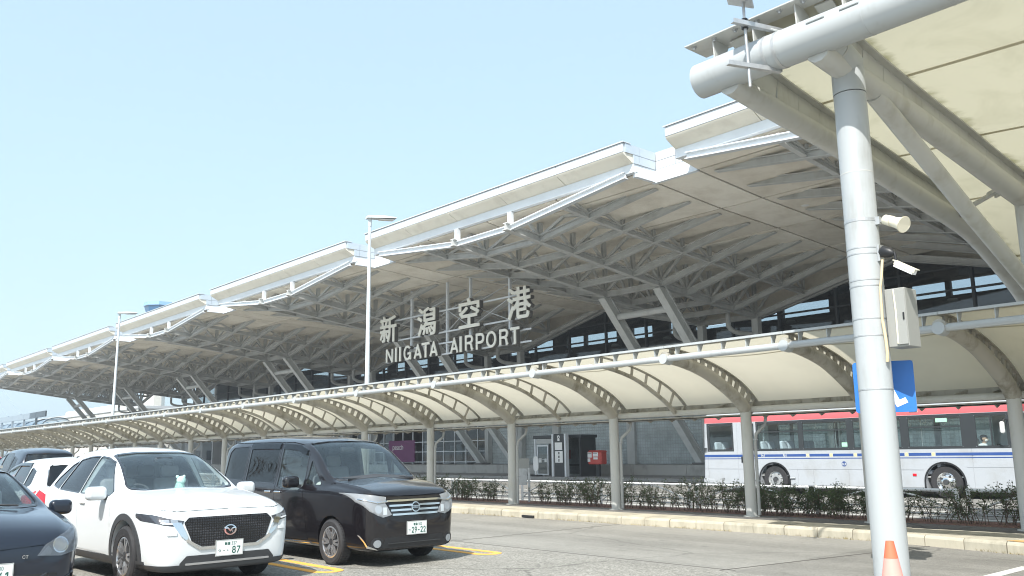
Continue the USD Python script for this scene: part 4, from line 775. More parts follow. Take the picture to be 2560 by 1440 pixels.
part(K, 'side_wall', MB().box(-36.78, -36.74, KY - .4, KY + .8, z0, 2.38), M['black_frame']); part(K, 'shelf', MB().box(-39.0, -36.8, KY, KY + .5, .75, .85), M['dark_plastic']); part(K, 'telephone', MB().bev(-38.9, -38.5, KY + .3, KY + .6, 1.15, 1.7, .04), M['red'], label='dark red telephone set')
P = thing('bus_stop_pillar', 'slim black pillar sign with bus symbol and white panels at the pavement edge', 'pillar sign', (-37.9, 36.9, z0))
part(P, 'body', MB().bev(-38.25, -37.45, 36.8, 37.05, z0, 2.62, .02), M['black_frame'])
for x in (-38.38, -37.32): part(P, 'side_post', MB().bev(x - .07, x + .07, 36.78, 37.05, z0, 2.62, .01), M['steel_edge'])
part(P, 'white_panel', MB().box(-38.16, -37.56, 36.788, 36.80, 1.68, 2.12), M['white']); wp = part(P, 'white_panel', MB().box(-38.16, -37.52, 36.788, 36.80, .95, 1.62), M['white'])
mb = MB()
for z in (1.08, 1.29, 1.50):
    for q in (sbox(-.07, -.06, .07, -.035), sbox(-.07, .03, .07, .055), sbox(-.06, -.06, -.035, .06), sbox(.035, -.06, .06, .06), sbox(-.012, -.05, .012, .07)): mb.prism(q, .004, o=(-37.84, 36.784, z), ex=(1, 0, 0), ey=(0, 0, 1), ez=(0, 1, 0))
part(wp, 'lettering', mb, M['black'])
ic = shapely.union_all([Point(0, .06).buffer(.11), sbox(-.09, -.16, .09, -.05)]).difference(Point(0, .05).buffer(.05)); part(P, 'bus_symbol', MB().prism(ic, .004, o=(-37.85, 36.792, 2.37), ex=(1, 0, 0), ey=(0, 0, 1), ez=(0, 1, 0)), M['white'])
B = thing('post_box', 'red post box on a black leg standing right of the pillar sign', 'post box', (-35.9, 38.0, z0)); 
part(B, 'leg', MB().box(-35.97, -35.77, 37.95, 38.15, z0, .85), M['black_frame'])
bb = part(B, 'body', MB().bev(-36.45, -35.40, 37.78, 38.30, .84, 1.55, .05), M['red']); part(bb, 'hood', MB().prism([(37.76, 1.52), (38.31, 1.52), (38.22, 1.62), (37.95, 1.64)], 1.07, o=(-36.46, 0, 0), ex=(0, 1, 0), ey=(0, 0, 1)), M['red'])
for q in ((-36.45, -36.12, 1.22, 1.52), (-36.02, -35.62, 1.28, 1.52), (-36.45, -36.25, .98, 1.18), (-36.0, -35.65, 1.12, 1.24)): part(bb, 'notice', MB().box(q[0], q[1], 37.768, 37.778, q[2], q[3]), M['white'])
for x in (-36.3, -35.85): part(bb, 'slot', MB().box(x - .16, x + .16, 37.765, 37.779, 1.45, 1.475), M['black'])
S2 = thing('stand_sign', 'small white rounded sign on a black foot in front of the booth', 'sign', (-39.9, 36.8, z0))
part(S2, 'board', MB().prism(LineString([(-39.85, .66), (-39.85, 1.12)]).buffer(.22), .04, o=(0, 36.78, 0), ex=(1, 0, 0), ey=(0, 0, 1), ez=(0, 1, 0)), M['white'])
part(S2, 'leg', MB().tube([(-39.85, 36.8, .2), (-39.85, 36.8, .5)], .05, 10), M['white']); part(S2, 'foot', MB().bev(-40.2, -39.5, 36.6, 37.05, z0, .24, .03), M['black'])
# ------------------------------------------------------------------ far things
CT = thing('control_tower', 'blue glazed top of the control tower rising behind the roof edge', 'control tower', (-200, 66, 0))
cx_, cy_ = -199.5, 69.8
def octa(r, z, dx=0): return [(cx_ + r * math.cos(t), cy_ + r * math.sin(t), z) for t in np.arange(8) * math.pi / 4 + .39]
def frust(r0, z0_, r1, z1): v = octa(r0, z0_) + octa(r1, z1); return MB().add(v, [[i, (i + 1) % 8, 8 + (i + 1) % 8, 8 + i] for i in range(8)]).add(v[8:], [[0, 1, 2, 3], [0, 3, 4, 7], [4, 5, 6, 7]]).add(v[:8], [[3, 2, 1, 0], [7, 4, 3, 0], [7, 6, 5, 4]])
part(CT, 'shaft', frust(2.2, 0, 2.2, 32.2), M['far_wall']); part(CT, 'gallery', frust(2.4, 32.2, 2.8, 32.8), M['tower_blue']); part(CT, 'cab_glass', frust(2.6, 32.8, 3.3, 35.0), M['tower_glass']); part(CT, 'cab_roof', frust(3.5, 35.0, 3.35, 35.8), M['tower_blue'])
WB = thing('white_building', 'pale flat roofed building behind the left end of the terminal roof', 'building', (-172, 52, 0))
part(WB, 'wall', MB().box(-215, -150, 50, 62, 0, 9.6), M['far_wall']); part(WB, 'parapet', MB().box(-215.2, -149.8, 49.8, 62.2, 9.6, 10.1), M['far_wall2']); part(WB, 'upper_block', MB().bev(-200, -168, 52, 60, 10.1, 11.2, .3), M['far_wall'])
for k in range(7): part(WB, 'window', MB().box(-212 + 8.5 * k, -206 + 8.5 * k, 49.9, 50.0, 3.8, 5.2), M['far_window'])
BR = thing('arched_bridge', 'glazed pedestrian bridge with arched roof hung from two cables at the far left', 'bridge', (-160, 34, 0))
part(BR, 'deck_beam', MB().bev(-190, -134, 32.6, 36.4, 5.3, 6.0, .1), M['bridge_steel'])
v = []; n = 12
for x in (-190, -136):
    for t in np.linspace(0, math.pi, n): v.append((x, 34.5 + 2.0 * math.cos(t), 6.0 + 1.25 * math.sin(t)))
part(BR, 'arched_glass', MB().add(v, [[i, i + 1, n + i + 1, n + i] for i in range(n - 1)]), M['bridge_glass'], smooth=True)
for x in np.arange(-190, -135, 5.4): part(BR, 'hoop', MB().tube([(x, 34.5 + 2.05 * math.cos(t), 6.0 + 1.3 * math.sin(t)) for t in np.linspace(0, math.pi, 14)], .07, 6), M['bridge_steel'])
part(BR, 'side_girder', MB().box(-190, -134, 32.3, 32.5, 7.35, 8.15), M['bridge_steel'])
for x in np.arange(-188, -134, 7): part(BR, 'girder_post', MB().box(x - .12, x + .12, 32.28, 32.55, 6.1, 8.15), M['bridge_steel'])
for x0, z1, xa in ((-148, 8.2, -205), (-156, 8.2, -212)): part(BR, 'cable', MB().tube([(x0, 32.4, z1), (xa, 33, z1 + (xa - x0) * -.31)], .09, 6), M['bridge_steel'])
for x in (-186, -160, -137): part(BR, 'pier', MB().box(x - .5, x + .5, 33.8, 35, 0, 5.3), M['concrete'])
far = [(-150, 44, 14, 7, 5.2, 'far_wall', 'low cream building with two rows of windows seen under the far end of the walkway'), (-118, 46, 10, 6, 3.2, 'far_wall2', 'small grey building beyond the terminal end seen between walkway posts'), (-185, 24, 20, 10, 7.0, 'far_wall', 'distant white block at the left edge under the walkway roof')]
for x, y, w, d, h, m_, lb in far:
    b_ = thing('distant_building', lb, 'building', (x, y, 0)); part(b_, 'wall', MB().box(x - w / 2, x + w / 2, y, y + d, 0, h), M[m_]); part(b_, 'roof', MB().box(x - w / 2 - .2, x + w / 2 + .2, y - .2, y + d + .2, h, h + .3), M['far_wall2'])
    for k in range(int(w / 2.4)):
        for zz in np.arange(1.2, h - 1.3, 2.4): part(b_, 'window', MB().box(x - w / 2 + .6 + 2.4 * k, x - w / 2 + 2.2 + 2.4 * k, y - .06, y, zz, zz + 1.2), M['far_window'])
    for k in range(int(d / 2.4)):
        for zz in np.arange(1.2, h - 1.3, 2.4): part(b_, 'window', MB().box(x + w / 2, x + w / 2 + .06, y + .6 + 2.4 * k, y + 2.0 + 2.4 * k, zz, zz + 1.2), M['far_window'])
# ------------------------------------------------------------------ cars (x forward from the front axle, y left, z up)
M['paint_white'] = paint('paint_white', (.66, .685, .69), 0.0, .4)
M['paint_dark'] = paint('paint_dark', (.0062, .0052, .0064), .0, .25)
M['paint_navy'] = paint('paint_navy', (.010, .014, .024), .1, .25)
M['paint_grey'] = paint('paint_grey', (.03, .04, .055), .2, .3)
M['paint_red'] = paint('paint_red', (.45, .03, .03), .1, .35)
M['car_glass'] = pane('car_glass', (.90, .94, .93), .05)
M['screen_glass'] = pane('screen_glass', (.90, .94, .935), .06)
M['privacy_glass'] = pane('privacy_glass', (.26, .27, .28), .06)
M['visor'] = pane('visor', (.35, .35, .36), .05)
M['lamp_clear'] = mat('lamp_clear', {'t': ('transparent_bsdf', dict(color=(.86, .9, .92))), 'g': ('principled_bsdf', dict(base_color=(.75, .78, .8), roughness=.12, metallic=.2)), 'm': ('mix_closure', dict(fac=.35))}, [('t.BSDF', 'm.closure1'), ('g.BSDF', 'm.closure2')], surface='m.closure')
M['lamp_smoke'] = mat('lamp_smoke', {'t': ('transparent_bsdf', dict(color=(.8, .83, .85))), 'g': ('principled_bsdf', dict(base_color=(.42, .45, .48), roughness=.1, metallic=.3)), 'm': ('mix_closure', dict(fac=.22))}, [('t.BSDF', 'm.closure1'), ('g.BSDF', 'm.closure2')], surface='m.closure')
M['lamp_dark'] = plain('lamp_dark', (.05, .055, .065), .06, coat=1.0)
M['lamp_white'] = plain('lamp_white', (.75, .77, .78), .15, coat=1.0)
M['lamp_lens'] = plain('lamp_lens', (.35, .38, .41), .05, coat=1.0, metal=.5)
M['lamp_red'] = plain('lamp_red', (.55, .015, .03), .08, coat=1.0)
M['interior'] = plain('interior', (.10, .10, .105), .8); M['interior_light'] = plain('interior_light', (.48, .49, .46), .8); M['seat_cloth'] = plain('seat_cloth', (.22, .22, .225), .9)
M['grille_mesh'] = mat('grille_mesh', {'g': ('geometry', {}), 'v': ('voronoi_texture', dict(scale=34.0, feature='f1', metric='manhattan', randomness=.2)), 'r': ('rgb_ramp', dict(ramp=[(0.2, (.05, .05, .055)), (.55, (.008, .008, .009))])), 'b': ('bump', dict(strength=.8, distance=.01)), 'p': ('principled_bsdf', dict(roughness=.3))},
    [('g.position', 'v.vector'), ('v.distance', 'r.fac'), ('r.color', 'p.base_color'), ('v.distance', 'b.height'), ('b.normal', 'p.normal')])
M['plush'] = plain('plush', (.42, .62, .58), .95, bump=.6, bscale=60)

def bspl(P, m):
    n = len(P); k = 3; t = np.r_[[0] * k, np.linspace(0, 1, n - k + 1), [1] * k]; return BSpline(t, P, k)(np.linspace(0, 1, m))
class Car:
    def __init__(s, spec):
        s.c = {k: PchipInterpolator(*A(sorted(v)).T) for k, v in spec.items()}; xs = [p[0] for p in spec['zt']]; s.x0, s.x1 = min(xs), max(xs)
    def body(s, off=0.0, nx=110, m=30):
        u = (1 - np.cos(np.linspace(0, math.pi, nx))) / 2; u = .55 * u + .45 * np.linspace(0, 1, nx); X = s.x0 + (s.x1 - s.x0) * u
        mid = (s.x0 + s.x1) / 2; rings = []
        for x in X:
            g = {k: float(f(x)) for k, f in s.c.items()}; zb, zt, wm, zs_, wr = g['zb'] + off, g['zt'] - off, g['wm'] - off, g['zs'], g['wr'] - off
            zs_ = min(zs_, zt - .015); wl = wm - g.get('tuck', .035); hb = zs_ - zb
            P = [(0, zb), (wl * .55, zb), (wl * .93, zb), (wl, zb + .06), (wl + (wm - wl) * .55, zb + .34 * hb), (wm, zb + .70 * hb), (wm + .003, zs_ - .05), (wm - .022, zs_ + .004)]
            dz = zt - zs_; k = min(1.0, dz / .25)
            P += [(wm - .04 - (wm - wr) * .22 * k - .05 * (1 - k), zs_ + .30 * dz), (wr + (.045) * k, zs_ + .80 * dz), (wr - .05, zt - .012 * k - .004), (wr * .62, zt + .0), (0, zt + g.get('cr', .012))]
            h = bspl(A(P, float), m); xx = mid + (x - mid) * (1 - 2 * off / (s.x1 - s.x0))
            ring = np.vstack([h, h[-2:0:-1] * [-1, 1]]); rings.append(np.c_[np.full(len(ring), xx), ring])
        n = len(rings[0]); V = np.vstack(rings + [rings[0].mean(0)[None], rings[-1].mean(0)[None]]); F = []
        i = np.arange(n); j = (i + 1) % n
        for k in range(nx - 1): a = k * n; F += [np.c_[a + i, a + j, a + n + j], np.c_[a + i, a + n + j, a + n + i]]
        c0, c1, b = nx * n, nx * n + 1, (nx - 1) * n; F += [np.c_[np.full(n, c0), j, i], np.c_[np.full(n, c1), b + i, b + j]]
        F = np.vstack(F); F = F[:, ::-1] if trimesh.Trimesh(V, F, process=False).volume < 0 else F
        r = m3.Manifold(m3.Mesh(V.astype(np.float32), F.astype(np.uint32)))
        return r
def mprism(poly, axis, lo, hi):
    """shapely polygon extruded along an axis: 'y' takes (x, z), 'x' takes (y, z), 'z' takes (x, y)"""
    out = m3.Manifold()
    if not isinstance(poly, shapely.Geometry): poly = Polygon(poly)
    for g in getattr(poly, 'geoms', [poly]):
        if g.is_empty: continue
        g = shapely.geometry.polygon.orient(g)
        cs = m3.CrossSection([np.asarray(r.coords[:-1]) for r in [g.exterior, *g.interiors]])
        e = m3.Manifold.extrude(cs, hi - lo).translate([0, 0, lo])          # (a, b, h)
        R = {'y': [[1, 0, 0, 0], [0, 0, 1, 0], [0, 1, 0, 0]], 'x': [[0, 0, 1, 0], [1, 0, 0, 0], [0, 1, 0, 0]], 'z': [[1, 0, 0, 0], [0, 1, 0, 0], [0, 0, 1, 0]]}[axis]
        e = e.transform(A(R, float))
        out = out + e
    return out
def mbox(x0, x1, y0, y1, z0, z1): return m3.Manifold.cube([x1 - x0, y1 - y0, z1 - z0]).translate([x0, y0, z0])
def mcyl(x, z, r, y0, y1, n=48): return mprism(Point(x, z).buffer(r, n // 4), 'y', y0, y1)
def both(poly): return affinity.scale(poly, -1, 1, origin=(0, 0))
def rnd(pts, r=.03): return Polygon(pts).buffer(-r).buffer(2 * r).buffer(-r)
def wheel(parent, x, y, r, w, side, style, rimr, mats=('alloy', 'rubber')):
    """side +1: outer face towards +y"""
    h = w / 2; prof = [(rimr, -h * .9), (r - .035, -h), (r - .008, -h * .82), (r, -h * .5), (r, h * .5), (r - .008, h * .82), (r - .035, h), (rimr + .012, h * .93), (rimr, h * .8), (rimr, -h * .9)]
    def put(mb):
        for k, v in enumerate(mb.V): q = np.stack([v[:, 0], v[:, 2] * side, v[:, 1]], 1); mb.V[k] = q + A([x, y, r])
        if side > 0: mb.F = [f[:, ::-1] for f in mb.F]
        return mb
    mb = MB().revolve(prof, n=44)
    for k in range(46):                                                      # tread blocks
        a = k * 2 * math.pi / 46
        for zo in (-h * .38, h * .38): c, s_ = math.cos(a), math.sin(a); mb.beam(A([c, s_, 0]) * (r + .001) + A([0, 0, zo - h * .3]), A([c, s_, 0]) * (r + .001) + A([0, 0, zo + h * .3]), .028, .008, up=(c, s_, 0))
    wp = part(parent, 'wheel', put(mb), M[mats[1]], smooth=35)
    mb = MB().revolve([(rimr - .02, -h * .6), (rimr + .004, -h * .9), (rimr + .004, h * .86), (rimr - .012, h * .9), (rimr - .022, h * .7), (rimr - .03, -h * .6)], n=44); mb.revolve([(0, -h * .25), (rimr, -h * .25), (rimr, -h * .2), (0, -h * .2)], n=30)
    rim = part(wp, 'rim', put(mb), M[mats[0]], smooth=35)
    mb = MB().revolve([(.0, -h * .15), (rimr * .72, -h * .15), (rimr * .72, -h * .0), (0, 0)], n=36); part(wp, 'brake_disc', put(mb), M['dark_plastic'])
    mb = MB(); ns, tw = style
    for k in range(ns):
        a = k * 2 * math.pi / ns
        for t in ((-tw, tw) if tw else (0,)):
            p0 = A([math.cos(a + t * .6) * .05, math.sin(a + t * .6) * .05, h * .62]); p1 = A([math.cos(a + t) * (rimr - .012), math.sin(a + t) * (rimr - .012), h * .78]); pm = (p0 + p1) / 2 + A([0, 0, h * .05])
            w0 = .034 if tw else .05
            mb.beam(p0, pm, w0, .03); mb.beam(pm, p1, w0 * .85, .026)
    part(rim, 'spokes', put(mb), M[mats[0]])
    mb = MB().revolve([(0, h * .55), (.062, h * .55), (.056, h * .76), (0, h * .8)], n=24)
    for k in range(5): a = k * 1.2566; mb.revolve([(0, h * .5), (.011, h * .5), (.011, h * .74), (0, h * .74)], (.043 * math.cos(a), .043 * math.sin(a), .0), n=6)
    part(rim, 'hub_cap', put(mb), M['alloy_dark'])
def hull_box(c, size, r=.05, tilt=0.0):
    s_ = m3.Manifold.sphere(r, 16); x, y, z = [max(v / 2 - r, .001) for v in size]
    pts = [s_.translate([a * x, b * y, d * z]) for a in (-1, 1) for b in (-1, 1) for d in (-1, 1)]
    return m3.Manifold.batch_hull(pts).rotate([0, math.degrees(tilt), 0]).translate(list(map(float, c)))
def seats(car, xs_, zb, m='seat_cloth', w=.5, ys=(-.38, .38)):
    for x in xs_:
        for y in ys:
            mb = MB(); mb.mf(hull_box((x, y, zb), (.52, w, .18), .07) + hull_box((x - .30, y, zb + .33), (.16, w, .62), .07, -.25) + hull_box((x - .42, y, zb + .72), (.10, .26, .18), .045, -.25)); part(car, 'seat', mb, M[m], smooth=40)
def number_plate(car, x, y, z, lines, tilt=0.0, nx=1):
    """lines: (text or glyph string, height, y centre, z centre, width)"""
    def fr(mb, dx): 
        return mb
    ex, ey = A([0, 1.0, 0]) * nx, A([math.sin(-tilt) * nx, 0, math.cos(tilt)]); ez = np.cross(ex, ey); o = A([x, y, z])
    p = part(car, 'number_plate', MB().prism(sbox(-.165, -.0825, .165, .0825).buffer(.0), .006, o=o - ez * .006, ex=ex, ey=ey, ez=ez), M['plate_white'])
    mb = MB()
    for kind, s_, cx, cz, w, h in lines:
        if kind == 'g':
            n = len(s_)
            for i, ch in enumerate(s_): a0 = cx - w / 2 + w / n * i; mb.prism(fit(glyph(ch), a0 + .002, a0 + w / n - .002, cz - h / 2, cz + h / 2), .002, o=o, ex=ex, ey=ey, ez=ez)
        elif kind == 'd': mb.prism(Point(cx, cz).buffer(h / 2), .002, o=o, ex=ex, ey=ey, ez=ez)
        else:
            t = meshkit.text_mesh(s_, h, .002, bold=h > .05); v = A(t.vertices); a, b = v[:, 0].min(), v[:, 0].max(); k = w / (b - a); v[:, 0] = (v[:, 0] - a) * k + cx - w / 2; v[:, 1] += cz - h / 2
            mb.add(o + v[:, :1] * ex + v[:, 1:2] * ey + v[:, 2:] * ez, t.faces)
    part(p, 'characters', mb, M['plate_green'])
    part(p, 'plate_frame', MB().prism(sbox(-.175, -.0925, .175, .0925).difference(sbox(-.1645, -.082, .1645, .082)), .012, o=o - ez * .011, ex=ex, ey=ey, ez=ez), M['grey'])
def build_car(name, label, loc, rzd, spec, paint_m, arches, arch_r, side_win, ws, rear_win=None, lines=(), cabin=None, group=None, priv=(), trim=.016, far=False, rearx=None):
    """returns (car prim, Car, layer function)"""
    car = thing(name, label, 'car', loc, rzd if rzd else .001, group)
    C = Car(spec); nx, m_ = (110, 30) if not far else (70, 24)
    B = C.body(0, nx, m_); full = B
    cab = C.body(.055, nx // 2, m_ // 2 + 4) ^ mbox(*cabin)
    lay = {}
    def layer(o_out, o_in):
        k = (o_out, o_in)
        if k not in lay: lay[k] = C.body(o_out, nx, m_) - C.body(o_in, nx, m_)
        return lay[k]
    body = B - cab
    for x, z in arches: body -= mcyl(x, z, arch_r, -1.2, -.56) + mcyl(x, z, arch_r, .56, 1.2)
    wins = m3.Manifold()
    sw = [Polygon(p) if not isinstance(p, shapely.Geometry) else p for p in side_win]
    for p in sw: wins += mprism(p.buffer(.002), 'y', -1.3, 1.3)
    wsx0, wsx1, wsp = ws; wsp = Polygon(wsp) if not isinstance(wsp, shapely.Geometry) else wsp
    wins += mprism(wsp.buffer(.002), 'x', wsx0, wsx1)
    if rear_win: wins += mprism(Polygon(rear_win[2]).buffer(-.03).buffer(.03) if not isinstance(rear_win[2], shapely.Geometry) else rear_win[2], 'x', rear_win[0], rear_win[1])
    body -= wins
    skin = layer(.02, .011) if False else (full - C.body(.009, nx, m_))
    gro = m3.Manifold()
    for ax, l in lines:
        q = LineString(l).buffer(.0055, cap_style='flat')
        gro += mprism(q, ax, *((-1.3, 1.3) if ax == 'y' else (-.4, 1.2) if ax == 'x' else (.6, 2.2)))
    body -= gro ^ skin
    mb = MB().mf(body); bp = part(car, 'body', mb, M[paint_m], smooth=28)
    g_in = full - C.body(.012, nx, m_); g2 = C.body(.004, nx, m_) - C.body(.010, nx, m_)
    for i, p in enumerate(sw):
        for s_ in (-1, 1):
            w_ = g2 ^ mprism(p, 'y', *((0.1, 1.3) if s_ > 0 else (-1.3, -.1))); part(car, 'side_window', MB().mf(w_), M['privacy_glass' if i in priv else 'car_glass'], smooth=28)
    part(car, 'windscreen', MB().mf(g2 ^ mprism(wsp, 'x', wsx0, wsx1)), M['screen_glass'], smooth=28)
    if rear_win: part(car, 'rear_window', MB().mf(g2 ^ mprism(Polygon(rear_win[2]).buffer(-.03).buffer(.029) if not isinstance(rear_win[2], shapely.Geometry) else rear_win[2], 'x', rear_win[0], rear_win[1])), M['privacy_glass'], smooth=28)
    t_out = C.body(-.003, nx, m_) - C.body(.006, nx, m_)
    if trim:
        ring = shapely.union_all([p.buffer(trim, join_style='mitre') for p in sw]).difference(shapely.union_all(sw)); [part(bp, 'window_trim', MB().mf((t_out ^ mprism(ring, 'y', *yr))), M['black_gloss'], smooth=28) for yr in ((-1.3, -.05), (.05, 1.3))]
        rg = wsp.buffer(.022).difference(wsp); part(bp, 'windscreen_trim', MB().mf(t_out ^ mprism(rg, 'x', wsx0, wsx1)), M['black_gloss'], smooth=28)
    return car, C, dict(B=full, outer=lambda o, i: C.body(-o, nx, m_) - C.body(i, nx, m_), bp=bp)
def decal(car, L, poly, axis, lo, hi, m, name, out=.004, inn=.006, label=None, smooth=28, parent=None):
    if axis == 'y' and lo < -1 and hi > 1: decal(car, L, poly, axis, .05, hi, m, name, out, inn, label, smooth, parent); hi = -.05
    r = L['outer'](out, inn) ^ mprism(poly, axis, lo, hi); return part(parent or car, name, MB().mf(r), M[m], smooth=smooth, label=label)
def mirror_housing(car, x, y, z, m, side, s_=1.0):
    mb = MB().mf(hull_box((x, y + side * .11 * s_, z + .05), (.13 * s_, .22 * s_, .15 * s_), .05 * s_)); p = part(car, 'wing_mirror', mb, M[m], smooth=40)
    mb = MB().mf(hull_box((x - .07 * s_, y + side * .115 * s_, z + .05), (.012, .17 * s_, .11 * s_), .006)); part(p, 'mirror_glass', mb, M['chrome'])
    mb = MB(); mb.beam((x + .01, y - side * .03, z - .02), (x, y + side * .09, z + .0), .07, .05); part(p, 'mirror_arm', mb, M['dark_plastic'])
def handle(car, L, x, z, m, side=-1, y=.9):
    mb = MB().mf(hull_box((x, side * y, z), (.19, .045, .035), .016)); part(car, 'door_handle', mb, M[m], smooth=40)

# ---------------- white sport utility car
AX = -11.52
spec = dict(
    zt=[(.95, .66), (.935, .78), (.90, .88), (.83, .945), (.70, .985), (.3, 1.045), (-.15, 1.095), (-.42, 1.125), (-.75, 1.31), (-1.1, 1.50), (-1.35, 1.595), (-1.7, 1.655), (-2.15, 1.68), (-2.7, 1.66), (-3.05, 1.61), (-3.22, 1.55), (-3.42, 1.30), (-3.52, 1.12), (-3.59, .98), (-3.62, .85)],
    zb=[(.95, .40), (.92, .26), (.8, .215), (.4, .21), (-2.9, .22), (-3.4, .30), (-3.56, .38), (-3.62, .48)],
    zs=[(.95, .56), (.9, .72), (.75, .86), (.5, .93), (0, 1.0), (-.5, 1.045), (-1.5, 1.06), (-2.7, 1.09), (-3.3, 1.08), (-3.55, .95), (-3.62, .75)],
    wm=[(.95, .58), (.93, .70), (.88, .785), (.78, .845), (.6, .885), (.3, .91), (0, .918), (-1.3, .91), (-2.7, .922), (-3.2, .90), (-3.45, .84), (-3.58, .76), (-3.62, .68)],
    wr=[(.95, .46), (.88, .62), (.7, .70), (.3, .74), (-.4, .76), (-.8, .70), (-1.35, .615), (-2.2, .60), (-3.05, .56), (-3.3, .58), (-3.62, .56)], cr=[(.95, .005), (.3, .03), (-.4, .02), (-1.3, .02), (-3.0, .02), (-3.62, .01)])
fw_ = rnd([(-.60, 1.075), (-1.22, 1.475), (-1.50, 1.535), (-1.74, 1.555), (-1.74, 1.085)], .02); rw_ = rnd([(-1.80, 1.087), (-1.80, 1.558), (-2.15, 1.55), (-2.52, 1.51), (-2.62, 1.12)], .02); qw_ = rnd([(-2.68, 1.125), (-2.585, 1.495), (-2.78, 1.44), (-3.02, 1.26), (-3.05, 1.17)], .02)
wsp = rnd([(-.70, 1.155), (-.56, 1.57), (-.3, 1.60), (.3, 1.60), (.56, 1.57), (.70, 1.155), (.3, 1.13), (-.3, 1.13)], .03)
SUV, C_, L_ = build_car('sport_utility_car', 'white sport utility car with black grille parked between two dark cars', (AX, 4.66, 0), 2.0, spec, 'paint_white', [(0, .37), (-2.70, .37)], .42, [fw_, rw_, qw_], (-1.45, -.40, wsp), (-3.6, -3.15, [(-.6, 1.16), (-.52, 1.5), (.52, 1.5), (.6, 1.16)]),
    lines=[('y', [(-.50, 1.05), (-.52, .9), (-.50, .45), (-.35, .30)]), ('y', [(-1.77, 1.56), (-1.77, .30)]), ('y', [(-2.62, 1.1), (-2.52, .95), (-2.30, .75), (-2.26, .5)]), ('y', [(-.35, .33), (-2.3, .36)]), ('x', [(-.80, .93), (-.62, .905), (0, .915), (.62, .905), (.80, .93)]), ('z', [(.84, -.62), (-.42, -.80)]), ('z', [(.84, .62), (-.42, .80)])],
    cabin=(-3.45, -.32, -.85, .85, .42, 2), priv=(1, 2))
S_ = SUV
grl = rnd([(-.56, .775), (-.50, .835), (.50, .835), (.56, .775), (.47, .56), (.34, .495), (-.34, .495), (-.47, .56)], .03)
decal(S_, L_, grl, 'x', .5, 1.2, 'grille_mesh', 'grille', .006, .01)
wing = shapely.union_all([LineString([(-.615, .78), (-.52, .575), (-.37, .478), (.37, .478), (.52, .575), (.615, .78)]).buffer(.018, cap_style='flat'), Polygon([(-.62, .79), (-.70, .775), (-.60, .63), (-.53, .575)]), Polygon([(.62, .79), (.70, .775), (.60, .63), (.53, .575)])]).difference(grl)
decal(S_, L_, wing, 'x', .4, 1.2, 'chrome', 'grille_surround', .014, .006)
for s_ in (1, -1):
    hl = Polygon([(s_ * .56, .80), (s_ * .60, .73), (s_ * .80, .765), (s_ * .90, .80), (s_ * .92, .885), (s_ * .85, .875), (s_ * .72, .83)]); h_ = decal(S_, L_, hl, 'x', .35, 1.2, 'lamp_dark', 'headlamp', .006, .01)
    for a, b in ((.64, .70), (.73, .79)): decal(S_, L_, sbox(min(s_ * a, s_ * b), .775, max(s_ * a, s_ * b), .812).buffer(.008), 'x', .35, 1.2, 'lamp_lens', 'lamp_unit', .011, .004, parent=h_)
    decal(S_, L_, LineString([(s_ * .62, .76), (s_ * .80, .785)]).buffer(.008), 'x', .35, 1.2, 'lamp_white', 'running_light', .012, .004, parent=h_)
low = rnd([(-.70, .42), (-.55, .40), (-.40, .45), (.40, .45), (.55, .40), (.70, .42), (.80, .20), (-.80, .20)], .02); low = shapely.union_all([sbox(-.95, .1, .95, .30), rnd([(-.62, .29), (-.52, .40), (.52, .40), (.62, .29)], .02)])
decal(S_, L_, low, 'x', .2, 1.2, 'dark_plastic', 'lower_bumper', .008, .012)
decal(S_, L_, LineString([(-.52, .305), (.52, .305)]).buffer(.012), 'x', .3, 1.2, 'alloy', 'bumper_trim', .016, .004)
decal(S_, L_, sbox(-3.75, .1, .96, .335).difference(sbox(.55, 0, 1.5, .4)), 'y', -1.3, 1.3, 'dark_plastic', 'sill_cladding', .008, .012)
for x in (0, -2.70): decal(S_, L_, Point(x, .37).buffer(.50).difference(Point(x, .37).buffer(.421)).intersection(sbox(-5, .30, 3, 2)), 'y', -1.3, 1.3, 'dark_plastic', 'arch_cladding', .010, .02)
for s_ in (1, -1):
    for x in (0, -2.70): wheel(S_, x, s_ * .80, .362, .225, s_, (5, .20), .225)
    mirror_housing(S_, -.72, s_ * .90, 1.045, 'paint_white', s_, 1.15)
    for x in (-1.55, -2.48): handle(S_, L_, x, .955, 'paint_white', s_, .915)
    decal(S_, L_, sbox(s_ * .70 - .05, .645, s_ * .70 + .05, .672).buffer(.006), 'x', .3, 1.2, 'paint_white', 'washer_cap', .010, .004)
number_plate(S_, .965, .0, .46, [('g', '新潟', -.028, .048, .072, .036), ('t', '337', .055, .048, .062, .036), ('g', 'つ', -.127, -.03, .036, .03), ('d', '', -.07, -.03, 0, .014), ('d', '', -.022, -.03, 0, .014), ('t', '87', .085, -.028, .105, .078)])
def ellipse(a, b, y=0, z=0, n=40): return Polygon([(y + a * math.cos(t), z + b * math.sin(t)) for t in np.linspace(0, 2 * math.pi, n, endpoint=False)])
emb = shapely.union_all([ellipse(.078, .062, 0, .668).difference(ellipse(.066, .051, 0, .668)), LineString([(-.066, .688), (-.035, .690), (0, .655), (.035, .690), (.066, .688)]).buffer(.008), LineString([(-.066, .688), (-.055, .640), (-.02, .618)]).buffer(.004), LineString([(.066, .688), (.055, .640), (.02, .618)]).buffer(.004)])
decal(S_, L_, emb, 'x', .6, 1.2, 'chrome', 'emblem', .02, .0)
mb = MB().mf(hull_box((-.62, 0, .98), (.5, 1.36, .22), .09)); ds = part(S_, 'dashboard', mb, M['interior'], smooth=40)
mb = MB().revolve([(.175 + .016 * math.cos(t), .016 * math.sin(t)) for t in np.linspace(0, 2 * math.pi, 9)], n=26); mb.rot(ry(1.15)).shift((-1.02, -.37, 1.02)); part(ds, 'steering_wheel', mb, M['interior'], smooth=60)
